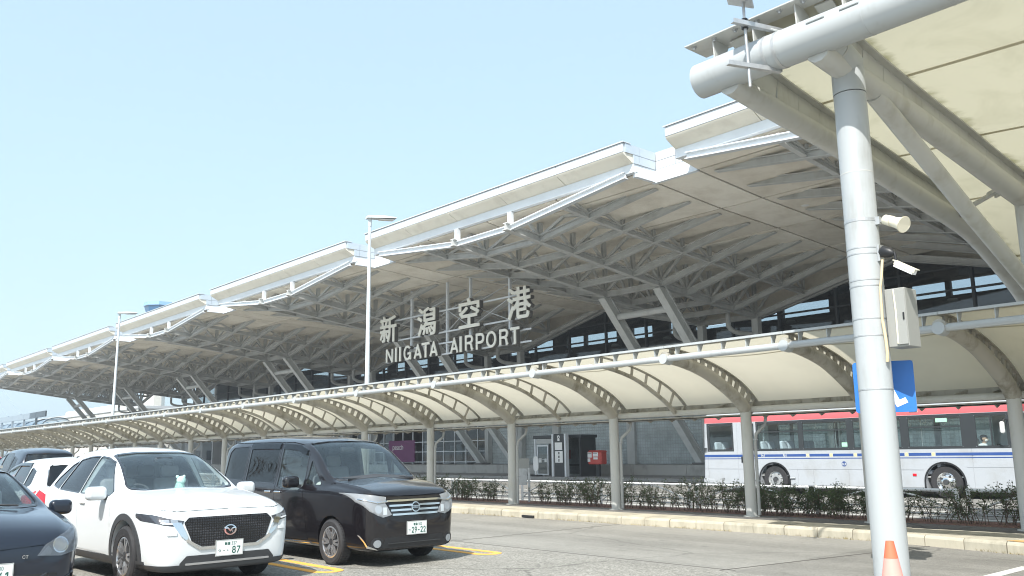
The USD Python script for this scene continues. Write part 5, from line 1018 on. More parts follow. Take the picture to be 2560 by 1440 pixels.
part(ds, 'mirror_camera_pod', MB().mf(hull_box((-1.18, 0, 1.50), (.1, .26, .08), .03)), M['black']); seats(S_, (-1.45, -2.35), .62)
pl_ = thing('soft_toy', 'pale blue green soft toy sitting on the dashboard of the white sport utility car', 'toy', tuple(A([AX, 4.66, 0]) + rz(math.radians(2)) @ A([-.62, .02, 1.09])))
OFF[pl_] = A([0, 0, 0.]); mb = MB().mf(m3.Manifold.batch_hull([m3.Manifold.sphere(.075, 20), m3.Manifold.sphere(.06, 20).translate([0, 0, .07])]) + m3.Manifold.sphere(.06, 20).translate([.01, .01, .14]) + m3.Manifold.sphere(.028, 12).translate([.07, .06, -.03]) + m3.Manifold.sphere(.028, 12).translate([.07, -.06, -.03]) + m3.Manifold.sphere(.022, 12).translate([.0, .05, .19]) + m3.Manifold.sphere(.022, 12).translate([.0, -.04, .19])); part(pl_, 'body', mb, M['plush'], smooth=60)

# ---------------- dark minivan
spec = dict(
    zt=[(.88, .66), (.87, .80), (.84, .94), (.77, 1.025), (.56, 1.085), (.25, 1.14), (-.06, 1.185), (-.32, 1.36), (-.62, 1.60), (-.82, 1.715), (-1.02, 1.775), (-1.4, 1.815), (-2.3, 1.845), (-3.2, 1.83), (-3.6, 1.78), (-3.70, 1.70), (-3.75, 1.4), (-3.77, .9)],
    zb=[(.88, .36), (.86, .24), (.7, .20), (.3, .20), (-3.0, .21), (-3.6, .28), (-3.77, .42)],
    zs=[(.88, .56), (.83, .82), (.65, .97), (.3, 1.04), (-.1, 1.07), (-.6, 1.07), (-1.5, 1.07), (-3.6, 1.10), (-3.77, .80)],
    wm=[(.88, .52), (.865, .63), (.82, .72), (.72, .79), (.5, .835), (.2, .85), (-.3, .855), (-3.2, .855), (-3.55, .83), (-3.7, .78), (-3.77, .74)],
    wr=[(.88, .44), (.82, .59), (.6, .69), (0, .75), (-.32, .75), (-.8, .70), (-1.3, .69), (-3.4, .67), (-3.77, .66)], cr=[(.88, .005), (.3, .03), (-.1, .03), (-1.3, .025), (-3.7, .015)])
w0_ = rnd([(-.32, 1.11), (-.70, 1.47), (-.76, 1.11)], .015); w1_ = rnd([(-.82, 1.09), (-.82, 1.56), (-.98, 1.65), (-1.2, 1.69), (-1.62, 1.68), (-1.62, 1.06), (-1.2, 1.02), (-.95, 1.03)], .02); w2_ = rnd([(-1.74, 1.12), (-1.74, 1.685), (-2.70, 1.70), (-2.70, 1.14)], .025); w3_ = rnd([(-2.82, 1.15), (-2.82, 1.70), (-3.40, 1.68), (-3.50, 1.60), (-3.56, 1.18)], .03)
wsp = rnd([(-.73, 1.215), (-.645, 1.715), (-.3, 1.75), (.3, 1.75), (.645, 1.715), (.73, 1.215), (.3, 1.19), (-.3, 1.19)], .03)
VAN, C_, L_ = build_car('minivan', 'dark brown minivan with chrome barred grille parked beside the white car', (-11.58, 7.48, 0), 2.0, spec, 'paint_dark', [(0, .32), (-2.86, .32)], .365, [w0_, w1_, w2_, w3_], (-1.25, -.06, wsp), (-3.8, -3.6, [(-.62, 1.12), (-.58, 1.66), (.58, 1.66), (.62, 1.12)]),
    lines=[('y', [(-.80, 1.08), (-.72, .6), (-.66, .30)]), ('y', [(-1.68, 1.74), (-1.68, .28)]), ('y', [(-2.76, 1.76), (-2.76, .9), (-2.6, .5), (-2.4, .30)]), ('y', [(-.66, .30), (-2.4, .30)]), ('y', [(-1.75, .98), (-3.7, 1.0)]), ('x', [(-.73, 1.0), (-.5, .965), (0, .95), (.5, .965), (.73, 1.0)]), ('z', [(.72, -.66), (-.1, -.78)]), ('z', [(.72, .66), (-.1, .78)]), ('y', [(-1.05, 1.70), (-1.4, 1.745), (-3.5, 1.765)])],
    cabin=(-3.6, -.05, -.80, .80, .40, 2), priv=(2, 3))
V_ = VAN
grl = rnd([(-.49, .89), (-.47, .935), (.47, .935), (.49, .89), (.40, .69), (-.40, .69)], .012)
gp = decal(V_, L_, grl, 'x', .4, 1.2, 'black_gloss', 'grille', .004, .01)
for z in (.705, .765, .828, .895): hw = .39 + (z - .69) * .42; decal(V_, L_, sbox(-hw, z - .0135, hw, z + .0135), 'x', .4, 1.2, 'chrome', 'grille_bar', .016, .004, parent=gp)
decal(V_, L_, Point(0, .80).buffer(.072).difference(Point(0, .80).buffer(.058)), 'x', .6, 1.2, 'chrome', 'emblem', .028, .0); decal(V_, L_, Point(0, .80).buffer(.057), 'x', .6, 1.2, 'black_gloss', 'emblem_disc', .018, .0); decal(V_, L_, sbox(-.075, .785, .075, .815), 'x', .6, 1.2, 'chrome', 'emblem_bar', .03, .0)
t = meshkit.text_mesh('NISSAN', .016, .002); v = A(t.vertices); k_ = .13 / v[:, 0].max(); part(V_, 'emblem_lettering', MB().add(np.stack([.9105 + v[:, 2], v[:, 0] * k_ - .065, .792 + v[:, 1]], 1), t.faces), M['black'])
for s_ in (1, -1):
    hl = Polygon([(s_ * .48, .95), (s_ * .51, .87), (s_ * .405, .705), (s_ * .55, .675), (s_ * .62, .70), (s_ * .73, .76), (s_ * .825, .89), (s_ * .845, 1.01), (s_ * .70, .985)]); h_ = decal(V_, L_, hl, 'x', .2, 1.2, 'lamp_clear', 'headlamp', .008, .012)
    decal(V_, L_, Point(s_ * .61, .785).buffer(.055), 'x', .2, 1.2, 'lamp_lens', 'lamp_unit', .004, .004, parent=h_); decal(V_, L_, sbox(min(s_ * .48, s_ * .54), .71, max(s_ * .48, s_ * .54), .81), 'x', .2, 1.2, 'lamp_white', 'lamp_unit', .003, .004, parent=h_)
    decal(V_, L_, LineString([(s_ * .48, .89), (s_ * .62, .875), (s_ * .81, .925)]).buffer(.011), 'x', .2, 1.2, 'chrome', 'lamp_bar', .014, .002, parent=h_)
    decal(V_, L_, Point(s_ * .625, .325).buffer(.052), 'x', .2, 1.2, 'lamp_lens', 'fog_lamp', .008, .006); decal(V_, L_, Point(s_ * .62, .325).buffer(.085).difference(Point(s_ * .625, .325).buffer(.053)), 'x', .2, 1.2, 'black', 'fog_surround', .003, .006)
    decal(V_, L_, Polygon([(s_ * .80, .44), (s_ * .74, .30), (s_ * .60, .235), (s_ * .73, .265)]), 'x', .1, 1.2, 'chrome', 'bumper_blade', .010, .004)
    for x in (0, -2.86): wheel(V_, x, s_ * .755, .318, .20, s_, (6, .17), .215)
    mirror_housing(V_, -.92, s_ * .86, 1.10, 'black_gloss', s_, 1.15)
    for x in (-1.55, -1.86): handle(V_, L_, x, .985, 'chrome', s_, .86)
    decal(V_, L_, Polygon([(-1.74, 1.74), (-1.74, 1.65), (-2.70, 1.66), (-2.70, 1.75)]), 'y', (-1.3, .2)[s_ > 0], (-.2, 1.3)[s_ > 0], 'visor', 'rain_visor', .016, -.006)
    decal(V_, L_, Polygon([(-.86, 1.62), (-1.1, 1.70), (-1.62, 1.735), (-1.62, 1.645), (-1.2, 1.625), (-.88, 1.54)]), 'y', (-1.3, .2)[s_ > 0], (-.2, 1.3)[s_ > 0], 'visor', 'rain_visor', .016, -.006)
    decal(V_, L_, LineString([(-.6, .265), (-2.45, .265)]).buffer(.008), 'y', (-1.3, .2)[s_ > 0], (-.2, 1.3)[s_ > 0], 'chrome', 'sill_trim', .008, .004)
decal(V_, L_, rnd([(-.50, .40), (.50, .40), (.56, .255), (-.56, .255)], .02), 'x', .3, 1.2, 'black', 'lower_intake', .003, .008)
decal(V_, L_, sbox(-.46, .31, .46, .322), 'x', .3, 1.2, 'dark_plastic', 'intake_bar', .01, .004)
number_plate(V_, .905, .02, .51, [('g', '新潟', -.028, .048, .072, .036), ('t', '502', .055, .048, .062, .036), ('g', 'つ', -.135, -.03, .034, .03), ('t', '29-22', .028, -.028, .245, .078)])
mb = MB().mf(hull_box((-.52, 0, 1.02), (.62, 1.34, .26), .1)); ds = part(V_, 'dashboard', mb, M['interior_light'], smooth=40)
mb = MB().revolve([(.18 + .015 * math.cos(t), .015 * math.sin(t)) for t in np.linspace(0, 2 * math.pi, 9)], n=26); mb.rot(ry(1.0)).shift((-.98, -.37, 1.10)); part(ds, 'steering_wheel', mb, M['interior'], smooth=60)
part(ds, 'mirror_camera_pod', MB().mf(hull_box((-.92, 0, 1.62), (.1, .24, .09), .03)), M['black']); seats(V_, (-1.5, -2.35, -3.1), .72)
mb = MB(); mb.tube([(-.02, -.55, 1.185), (-.12, -.1, 1.205), (-.14, .25, 1.205)], .01, 6); mb.tube([(0, .62, 1.175), (-.14, .35, 1.21)], .01, 6); part(V_, 'wiper', mb, M['black'])
decal(V_, L_, Polygon([(-.02, -.70), (-.13, -.70), (-.13, .70), (-.02, .70)]), 'z', .9, 1.3, 'dark_plastic', 'cowl_panel', .003, .004)

# ---------------- dark hatchback coupe at the left edge
spec = dict(
    zt=[(.86, .60), (.84, .72), (.78, .80), (.65, .87), (.35, .945), (0, .99), (-.25, 1.02), (-.6, 1.19), (-1.0, 1.36), (-1.25, 1.425), (-1.7, 1.455), (-2.3, 1.44), (-2.9, 1.36), (-3.25, 1.22), (-3.4, 1.0), (-3.44, .8)],
    zb=[(.86, .38), (.83, .24), (.7, .19), (.3, .18), (-2.8, .2), (-3.3, .28), (-3.44, .42)],
    zs=[(.86, .52), (.8, .68), (.6, .79), (.2, .88), (-.3, .945), (-1.5, .97), (-2.8, 1.02), (-3.3, .95), (-3.44, .72)],
    wm=[(.86, .52), (.83, .66), (.76, .755), (.62, .825), (.4, .87), (0, .90), (-1.4, .895), (-2.7, .90), (-3.2, .84), (-3.44, .70)],
    wr=[(.86, .44), (.75, .60), (.5, .68), (0, .72), (-.25, .74), (-.6, .68), (-1.25, .58), (-2.3, .56), (-3.0, .52), (-3.44, .52)], cr=[(.86, .005), (.3, .035), (-.2, .025), (-1.3, .02), (-3.44, .01)])
wsp = rnd([(-.68, 1.05), (-.54, 1.385), (-.3, 1.415), (.3, 1.415), (.54, 1.385), (.68, 1.05), (.3, 1.03), (-.3, 1.03)], .03)
HAT, C_, L_ = build_car('hatchback', 'dark navy hatchback cut off by the left edge of the picture', (-10.72, 2.0, 0), 1.0, spec, 'paint_navy', [(0, .32), (-2.64, .32)], .36, [rnd([(-.52, .985), (-1.1, 1.33), (-1.6, 1.38), (-1.75, 1.375), (-1.75, 1.0)], .02), rnd([(-1.83, 1.005), (-1.83, 1.37), (-2.3, 1.35), (-2.75, 1.22), (-2.8, 1.06)], .02)], (-1.32, -.22, wsp), (-3.4, -2.95, [(-.5, 1.05), (-.44, 1.3), (.44, 1.3), (.5, 1.05)]),
    lines=[('x', [(-.80, .82), (-.5, .70), (0, .67), (.5, .70), (.80, .82)]), ('y', [(-.45, .95), (-.42, .3)]), ('y', [(-1.79, 1.38), (-1.79, .3)])], cabin=(-3.2, -.15, -.82, .82, .38, 2), priv=(1,))
H_ = HAT
for s_ in (1, -1):
    hl = Polygon([(s_ * .40, .60), (s_ * .47, .70), (s_ * .62, .78), (s_ * .84, .86), (s_ * .88, .78), (s_ * .80, .63), (s_ * .62, .585)]); h_ = decal(H_, L_, hl, 'x', .1, 1.2, 'lamp_smoke', 'headlamp', .008, .012)
    decal(H_, L_, Point(s_ * .62, .69).buffer(.062), 'x', .1, 1.2, 'lamp_lens', 'lamp_unit', .004, .006, parent=h_); decal(H_, L_, Point(s_ * .62, .69).buffer(.078).difference(Point(s_ * .62, .69).buffer(.064)), 'x', .1, 1.2, 'chrome', 'lamp_ring', .004, .006, parent=h_); decal(H_, L_, Polygon([(s_ * .42, .605), (s_ * .5, .69), (s_ * .54, .64), (s_ * .52, .60)]), 'x', .1, 1.2, 'lamp_dark', 'lamp_unit', .003, .006, parent=h_)
    decal(H_, L_, rnd([(s_ * .42, .40), (s_ * .50, .44), (s_ * .55, .33), (s_ * .80, .42), (s_ * .78, .30), (s_ * .60, .25), (s_ * .42, .27)], .01), 'x', .1, 1.2, 'black_gloss', 'fog_panel', .006, .008)
    decal(H_, L_, shapely.union_all([LineString([(s_ * (.45 + .04 * k), .30), (s_ * (.45 + .04 * k), .32)]).buffer(.010) for k in range(7)] + [LineString([(s_ * .45, .30 + .03 * k), (s_ * .46, .30 + .03 * k)]).buffer(.009) for k in range(4)]), 'x', .1, 1.2, 'lamp_white', 'running_light', .012, .004)
    for x in (0, -2.64): wheel(H_, x, s_ * .785, .315, .205, s_, (5, .2), .222)
    mirror_housing(H_, -.62, s_ * .87, .94, 'paint_navy', s_, 1.1)
decal(H_, L_, rnd([(-.60, .43), (.60, .43), (.56, .25), (-.56, .25)], .02), 'x', .3, 1.2, 'black', 'lower_intake', .003, .008)
number_plate(H_, .875, .02, .46, [('t', '300', .055, .048, .062, .036), ('g', '新潟', -.028, .048, .072, .036), ('t', '61', .095, -.028, .105, .078)])
t = meshkit.text_mesh('CT', .03, .003, True); v = A(t.vertices); part(H_, 'grille_badge', MB().add(np.stack([.872 + v[:, 2], .26 + v[:, 0], .585 + v[:, 1]], 1), t.faces), M['chrome'])
decal(H_, L_, Polygon([(0, .66), (.035, .72), (0, .78), (-.035, .72)]).difference(Polygon([(0, .69), (.014, .72), (0, .75), (-.014, .72)])), 'x', .5, 1.2, 'chrome', 'emblem', .014, .0)
mb = MB().mf(hull_box((-.55, 0, .92), (.5, 1.3, .2), .08)); ds = part(H_, 'dashboard', mb, M['interior'], smooth=40); seats(H_, (-1.4, -2.2), .55)
mb = MB().revolve([(.175 + .015 * math.cos(t), .015 * math.sin(t)) for t in np.linspace(0, 2 * math.pi, 9)], n=24); mb.rot(ry(1.15)).shift((-.95, -.36, .95)); part(ds, 'steering_wheel', mb, M['interior'], smooth=60)
mb = MB(); mb.tube([(-.2, .45, 1.045), (-.32, .05, 1.07), (-.33, -.3, 1.07)], .011, 6); part(H_, 'wiper', mb, M['black'])
mb = MB(); mb.beam((-1.4, .52, 1.45), (-2.3, .54, 1.48), .03, .03); mb.beam((-1.4, -.52, 1.45), (-2.3, -.54, 1.48), .03, .03); part(H_, 'roof_rail', mb, M['chrome'])

# ---------------- cars of the row behind
specB = dict(
    zt=[(.78, .60), (.74, .75), (.6, .86), (.2, .95), (-.15, 1.0), (-.6, 1.22), (-1.1, 1.44), (-1.5, 1.50), (-2.2, 1.525), (-2.75, 1.49), (-2.98, 1.44), (-3.1, 1.32), (-3.2, 1.05), (-3.24, .9), (-3.25, .75)],
    zb=[(.78, .38), (.7, .22), (.3, .18), (-2.8, .2), (-3.15, .3), (-3.25, .42)],
    zs=[(.78, .5), (.6, .74), (0, .88), (-.6, .93), (-2.6, .98), (-3.1, .98), (-3.25, .68)],
    wm=[(.78, .5), (.7, .70), (.5, .80), (0, .845), (-2.5, .845), (-2.95, .825), (-3.15, .78), (-3.25, .70)],
    wr=[(.78, .42), (.5, .62), (-.15, .69), (-.8, .62), (-1.5, .58), (-2.4, .575), (-3.0, .56), (-3.25, .58)], cr=[(.78, .005), (-.1, .02), (-3.25, .015)])
def rear_car(name, label, loc, rzd, paint_m, spec, scale_h=1.0, visors=True, lampm='lamp_red', dx=0.0):
    sp = {k: [(x, v * (scale_h if k in ('zt', 'zs') else 1)) for x, v in l] for k, l in spec.items()}; h = scale_h
    wsp = rnd([(-.66, 1.03 * h), (-.54, 1.41 * h), (.54, 1.41 * h), (.66, 1.03 * h)], .03)
    car, C_, L_ = build_car(name, label, loc, rzd, sp, paint_m, [(0, .30), (-2.55, .30)], .345, [rnd([(-.5, .97 * h), (-1.05, 1.33 * h), (-1.5, 1.41 * h), (-1.5, .98 * h)], .02), rnd([(-1.57, .99 * h), (-1.57, 1.42 * h), (-2.2, 1.42 * h), (-2.35, 1.36 * h), (-2.42, 1.0 * h)], .02), rnd([(-2.50, 1.02 * h), (-2.44, 1.36 * h), (-2.72, 1.30 * h), (-2.82, 1.10 * h)], .02)],
        (-1.25, -.12, wsp), (-3.35, -2.9, rnd([(-.60, 1.06 * h), (-.52, 1.40 * h), (.52, 1.40 * h), (.60, 1.06 * h)], .05)), lines=[('y', [(-1.53, 1.45 * h), (-1.53, .3)]), ('x', [(-.72, .70), (.72, .70)])], cabin=(-3.1, -.05, -.78, .78, .38, 2), priv=(1, 2), far=True)
    for s_ in (1, -1):
        decal(car, L_, rnd([(s_ * .60, .78 * h), (s_ * .60, .93 * h), (s_ * .70, 1.02 * h), (s_ * .80, .98 * h), (s_ * .88, .85 * h), (s_ * .86, .74 * h)], .03), 'x', -3.6, -2.7, lampm, 'tail_lamp', .012, .012)
        for x in (0, -2.55): wheel(car, x, s_ * .745, .30, .185, s_, (5, .2), .20)
        mirror_housing(car, -.55, s_ * .83, .96 * h, paint_m, s_)
        if visors: decal(car, L_, Polygon([(-1.0, 1.36 * h), (-1.5, 1.455 * h), (-2.3, 1.45 * h), (-2.36, 1.37 * h), (-2.2, 1.40 * h), (-1.5, 1.40 * h), (-1.05, 1.30 * h)]), 'y', (-1.3, .2)[s_ > 0], (-.2, 1.3)[s_ > 0], 'visor', 'rain_visor', .014, -.005)
    decal(car, L_, sbox(-.3, .60, .3, .66), 'x', -3.6, -2.9, 'paint_white' if paint_m != 'paint_white' else 'chrome', 'tailgate_trim', .010, .004)
    seats(car, (-1.3, -2.15), .55); mb = MB().mf(hull_box((-.5, 0, .92 * h), (.45, 1.25, .2), .08)); part(car, 'dashboard', mb, M['interior'], smooth=40)
    return car, L_
RW, L_ = rear_car('compact_car', 'white compact car seen from behind with a red tail lamp', (-19.65, 4.62, 0), 181.0, 'paint_white', specB, 1.02)
mb = MB(); mb.tube([(-2.85, -.3, 1.52), (-2.95, -.3, 1.60)], .012, 6); mb.mf(hull_box((-2.75, 0, 1.545), (.1, .05, .07), .02)); part(RW, 'roof_antenna', mb, M['black'])
rear_car('compact_car', 'dark blue tall car seen from behind beyond the white compact car', (-27.6, 6.05, 0), 181.0, 'paint_grey', specB, 1.19, visors=False)
rear_car('compact_car', 'red car roof just showing at the left edge beyond the dark blue car', (-36.2, 6.3, 0), 180.0, 'paint_red', specB, 1.14, visors=False)
rear_car('compact_car', 'white car in the gap between the white sport utility car and the minivan', (-21.0, 9.85, 0), 180.0, 'paint_white', specB, 0.95, visors=False)
# ------------------------------------------------------------------ city bus on the road behind the walkway
M['bus_white'] = streaky('bus_white', (.385, .41, .435), (.27, .265, .245), .45, .3, sx=1.6, sz=.9, lo=.5, hi=.85); M['bus_red'] = paint('bus_red', (.62, .11, .12), 0, .4); M['bus_blue'] = plain('bus_blue', (.025, .07, .24), .35, coat=.5)
M['bus_glass'] = pane('bus_glass', (.90, .94, .93), .05); M['bus_yellow'] = plain('bus_yellow', (.75, .62, .30), .5); M['skin'] = plain('skin', (.50, .32, .23), .55, subsurface_weight=.1); M['shirt'] = plain('shirt', (.66, .70, .74), .85); M['hair'] = plain('hair', (.015, .013, .012), .6); M['trousers'] = plain('trousers', (.02, .022, .03), .9); M['seat_blue'] = plain('seat_blue', (.45, .49, .55), .9); M['sticker_green'] = plain('sticker_green', (.35, .62, .45), .5)
BX0, BX1, BY0, BY1 = -20.93, -9.72, 28.0, 30.45
BUS = thing('bus', 'white city bus with red roof and navy stripe parked on the road behind the walkway', 'bus', (-15.3, 29.2, 0))
def rbox(x0, x1, y0, y1, z0, z1, r, rt_):
    s0, s1 = m3.Manifold.sphere(r, 20), m3.Manifold.sphere(rt_, 24)
    return m3.Manifold.batch_hull([s0.translate([x, y, z0 + r]) for x in (x0 + r, x1 - r) for y in (y0 + r, y1 - r)] + [s1.translate([x, y, z1 - rt_]) for x in (x0 + rt_, x1 - rt_) for y in (y0 + rt_, y1 - rt_)])
shell = rbox(BX0, BX1, BY0, BY1, .27, 2.93, .07, .26); shell_o = rbox(BX0 - .004, BX1 + .004, BY0 - .004, BY1 + .004, .266, 2.934, .07, .26); shell_i = rbox(BX0 + .06, BX1 - .06, BY0 + .06, BY1 - .06, .60, 2.85, .07, .22); shell_g = rbox(BX0 + .012, BX1 - .012, BY0 + .012, BY1 - .012, .27, 2.92, .07, .25)
wz0, wz1, wm = 1.54, 2.47, 2.16
WIN = [(-20.62, -19.56, 'fixed'), (-19.14, -18.62, 'door'), (-18.50, -16.82, 'slide'), (-16.69, -15.02, 'slide'), (-14.84, -13.20, 'slide'), (-13.0, -11.34, 'slide'), (-10.96, -10.05, 'driver')]
arch = m3.Manifold()
for x in (-17.88, -11.97): arch += mprism(Point(x, .47).buffer(.585).union(sbox(x - .585, -.2, x + .585, .47)), 'y', BY0 - .1, BY0 + .55) + mprism(Point(x, .47).buffer(.585).union(sbox(x - .585, -.2, x + .585, .47)), 'y', BY1 - .55, BY1 + .1)
wcut = m3.Manifold()
for a, b, t in WIN: wcut += mprism(sbox(a + .03, wz0 + .03, b - .03, wz1 - .03).buffer(.03), 'y', BY0 - .2, BY1 + .2)
wcut += mbox(BX1 - .3, BX1 + .2, BY0 + .25, BY1 - .25, 1.2, 2.5)
gro = m3.Manifold()
for l in ([(-20.9, .85), (-18.5, .85)], [(-17.3, .85), (-12.6, .85)], [(-11.3, .93), (-9.9, .93)], [(-20.69, .28), (-20.69, 1.5)], [(-19.36, .28), (-19.36, 2.5)], [(-16.95, .28), (-16.95, .85)], [(-16.35, .28), (-16.35, .85)], [(-15.07, .28), (-15.07, .85)], [(-13.7, .28), (-13.7, .85)], [(-11.11, .28), (-11.11, 1.5)]): gro += mprism(LineString(l).buffer(.006, cap_style='flat'), 'y', BY0 - .2, BY0 + .3)
body = shell - shell_i - arch - wcut - (gro ^ (shell - shell_g))
lowr = body.trim_by_plane([0, 0, -1], -2.545); top = body.trim_by_plane([0, 0, 1], 2.545)
bp = part(BUS, 'body', MB().mf(lowr), M['bus_white'], smooth=30); part(BUS, 'roof_edge', MB().mf(top.trim_by_plane([0, 0, -1], -2.80)), M['bus_red'], smooth=30); part(BUS, 'roof', MB().mf(top.trim_by_plane([0, 0, 1], 2.80)), M['bus_white'], smooth=30)
skin = shell_o - shell
band = sbox(-20.70, 1.49, -9.96, 2.535).difference(shapely.union_all([sbox(a, wz0, b, wz1) for a, b, t in WIN] + [sbox(-19.52, 1.4, -19.19, 2.6), sbox(-18.60, 1.4, -18.54, 2.6)]))
part(BUS, 'window_band', MB().mf(skin ^ mprism(band, 'y', BY0 - .2, BY0 + .3)), M['black_frame'])
for a, b, t in WIN:
    w = part(BUS, 'window', MB().box(a + .002, b - .002, BY0 + .015, BY0 + .021, wz0 + .002, wz1 - .002), M['bus_glass'])
    fr = [sbox(a, wz0, b, wz1).difference(sbox(a + .03, wz0 + .03, b - .03, wz1 - .03))]
    if t == 'slide': fr.append(sbox(a, wm - .022, b, wm + .022))
    if t == 'driver': fr.append(sbox((a + b) / 2 - .02, wz0, (a + b) / 2 + .02, wz1))
    part(w, 'window_frame', MB().prism(shapely.union_all(fr), .03, o=(0, BY0 + .001, 0), ex=(1, 0, 0), ey=(0, 0, 1), ez=(0, 1, 0)), M['black_frame'])
    part(BUS, 'far_window', MB().box(a + .002, b - .002, BY1 - .021, BY1 - .015, wz0, wz1), M['bus_glass'])
part(BUS, 'windscreen', MB().box(BX1 - .03, BX1 - .02, BY0 + .25, BY1 - .25, 1.2, 2.5), M['bus_glass'])
chs = [('新', -12.25), ('潟', -13.09), ('交', -13.95), ('通', -14.8), ('観', -15.66), ('光', -16.53), ('バ', -17.42), ('ス', -18.3)]
strp = sbox(-20.93, 1.285, -9.95, 1.372)
arcs = shapely.union_all([Point(x, .47).buffer(.64) for x in (-17.88, -11.97)])
st = part(BUS, 'stripe', MB().mf(skin ^ mprism(strp.difference(shapely.union_all([sbox(x - .07, 1.2, x + .07, 1.5) for _, x in chs])), 'y', BY0 - .2, BY0 + .3)), M['bus_blue'])
part(BUS, 'thin_stripe', MB().mf(skin ^ mprism(sbox(-20.93, 1.21, -9.99, 1.236), 'y', BY0 - .2, BY0 + .3)), M['bus_blue'])
for ch, x in chs: part(st, 'lettering', MB().prism(fit(glyph(ch), x - .055, x + .055, 1.275, 1.385), .003, o=(0, BY0 - .0035, 0), ex=(1, 0, 0), ey=(0, 0, 1), ez=(0, 1, 0)), M['bus_yellow' if x > -17 else 'bus_blue'])
lg = Point(-15.216, 1.037).buffer(.085).difference(Point(-15.216, 1.037).buffer(.072)).union(shapely.union_all([LineString([(-15.216, .99), (-15.216, 1.05), (-15.25, 1.09)]).buffer(.012), LineString([(-15.216, 1.05), (-15.18, 1.09)]).buffer(.012), Point(-15.216, 1.10).buffer(.018), LineString([(-15.255, .99), (-15.177, .99)]).buffer(.01)]))
part(BUS, 'company_mark', MB().prism(lg, .003, o=(0, BY0 - .004, 0), ex=(1, 0, 0), ey=(0, 0, 1), ez=(0, 1, 0)), M['bus_blue'])
for x in (-17.88, -11.97):
    a_ = Point(x, .47).buffer(.63).union(sbox(x - .63, .27, x + .63, .47)).difference(Point(x, .47).buffer(.586).union(sbox(x - .586, 0, x + .586, .47))).intersection(sbox(-30, .275, 0, 3))
    part(BUS, 'wheel_arch', MB().prism(a_, .06, o=(0, BY0 - .03, 0), ex=(1, 0, 0), ey=(0, 0, 1), ez=(0, 1, 0)), M['black'])
    part(BUS, 'arch_liner', MB().box(x - .62, x + .62, BY0 + .5, BY0 + .55, .1, 1.1), M['black'])
    for y, s_ in ((BY0 + .17, -1), (BY1 - .17, 1)):
        wh = MB().revolve([(.29, -.12), (.45, -.125), (.485, -.09), (.49, -.04), (.49, .04), (.485, .09), (.45, .125), (.30, .12), (.29, -.12)], (x, y, .49), 'y', 44); wp = part(BUS, 'wheel', wh, M['rubber'], smooth=35)
        dsh = -.02 if x > -15 else .05
        rm = MB().revolve([(.0, .0), (.10, .0), (.10, .10), (.19, .10), (.21, dsh + .02), (.27, .06), (.295, .115), (.31, .115), (.31, -.1), (0, -.1)] if x < -15 else [(0, .13), (.085, .13), (.09, .10), (.20, .06), (.25, .035), (.285, .10), (.31, .115), (.31, -.1), (0, -.1)], (0, 0, 0), 'y', 40)
        rm.V = [v * A([1, 1 if s_ > 0 else -1, 1]) + A([x, y, .49]) for v in rm.V]; rm.F = [f if s_ > 0 else f[:, ::-1] for f in rm.F]
        rp = part(wp, 'rim', rm, M['chrome' if x > -15 else 'galv'], smooth=30)
        mb = MB()
        for k in range(8): t = k * math.pi / 4 + .2; mb.revolve([(0, -.02), (.038 if k % 2 else .016, -.02), (.038 if k % 2 else .016, .012), (0, .012)], (x + .2 * math.cos(t), y + s_ * .075, .49 + .2 * math.sin(t)), 'y', 10)
        part(rp, 'rim_holes', mb, M['dark_plastic'], kind='stuff'); part(rp, 'hub', MB().revolve([(0, -.02), (.085, -.02), (.07, .02), (0, .025)], (x, y + s_ * .135, .49), 'y', 20), M['dark_plastic'])
part(BUS, 'underbody', MB().box(BX0 + .3, BX1 - .3, BY0 + .5, BY1 - .5, .18, .62), M['black']); part(BUS, 'floor', MB().box(BX0 + .1, BX1 - .1, BY0 + .08, BY1 - .08, .62, .66), M['grey'])
part(BUS, 'rear_bumper', MB().bev(BX0 - .04, BX0 + .5, BY0 - .015, BY1 + .015, .30, .52, .05), M['bus_white'])
for k in range(4): part(BUS, 'vent_slat', MB().box(-20.86, -20.72, BY0 - .006, BY0 + .01, 1.47 + .045 * k, 1.495 + .045 * k), M['black'])
part(BUS, 'side_marker', MB().bev(-12.95, -12.83, BY0 - .015, BY0 + .01, .66, .74, .005), M['lamp_red']); part(BUS, 'grab_handle', MB().tube([(-17.25, BY0 - .03, .55), (-17.05, BY0 - .03, .56)], .02, 8), M['bus_white']); part(BUS, 'door_handle', MB().bev(-19.22, -19.12, BY0 - .02, BY0 + .01, 1.08, 1.3, .01), M['black'])
part(BUS, 'door_frame', MB().prism(sbox(-19.22, 1.42, -18.56, 2.53).difference(sbox(-19.15, 1.5, -18.62, 2.48)), .012, o=(0, BY0 - .008, 0), ex=(1, 0, 0), ey=(0, 0, 1), ez=(0, 1, 0)), M['bus_white'])
mb = MB().mf(hull_box((-10.08, BY0 - .28, 2.08), (.10, .16, .34), .045)); mr = part(BUS, 'wing_mirror', mb, M['white'], smooth=40); part(mr, 'mirror_arm', MB().tube([(-10.02, BY0 - .02, 2.3), (-10.03, BY0 - .2, 2.32), (-10.08, BY0 - .28, 2.22)], .018, 8), M['black']); part(mr, 'mirror_glass', MB().box(-10.14, -10.134, BY0 - .345, BY0 - .215, 1.94, 2.22), M['chrome'])
part(BUS, 'sticker', MB().box(-15.25, -15.03, BY0 + .008, BY0 + .013, 1.6, 1.74), M['sticker_green']); part(BUS, 'sticker', MB().box(-12.1, -11.75, BY0 + .008, BY0 + .013, 2.30, 2.42), M['sticker_green'])
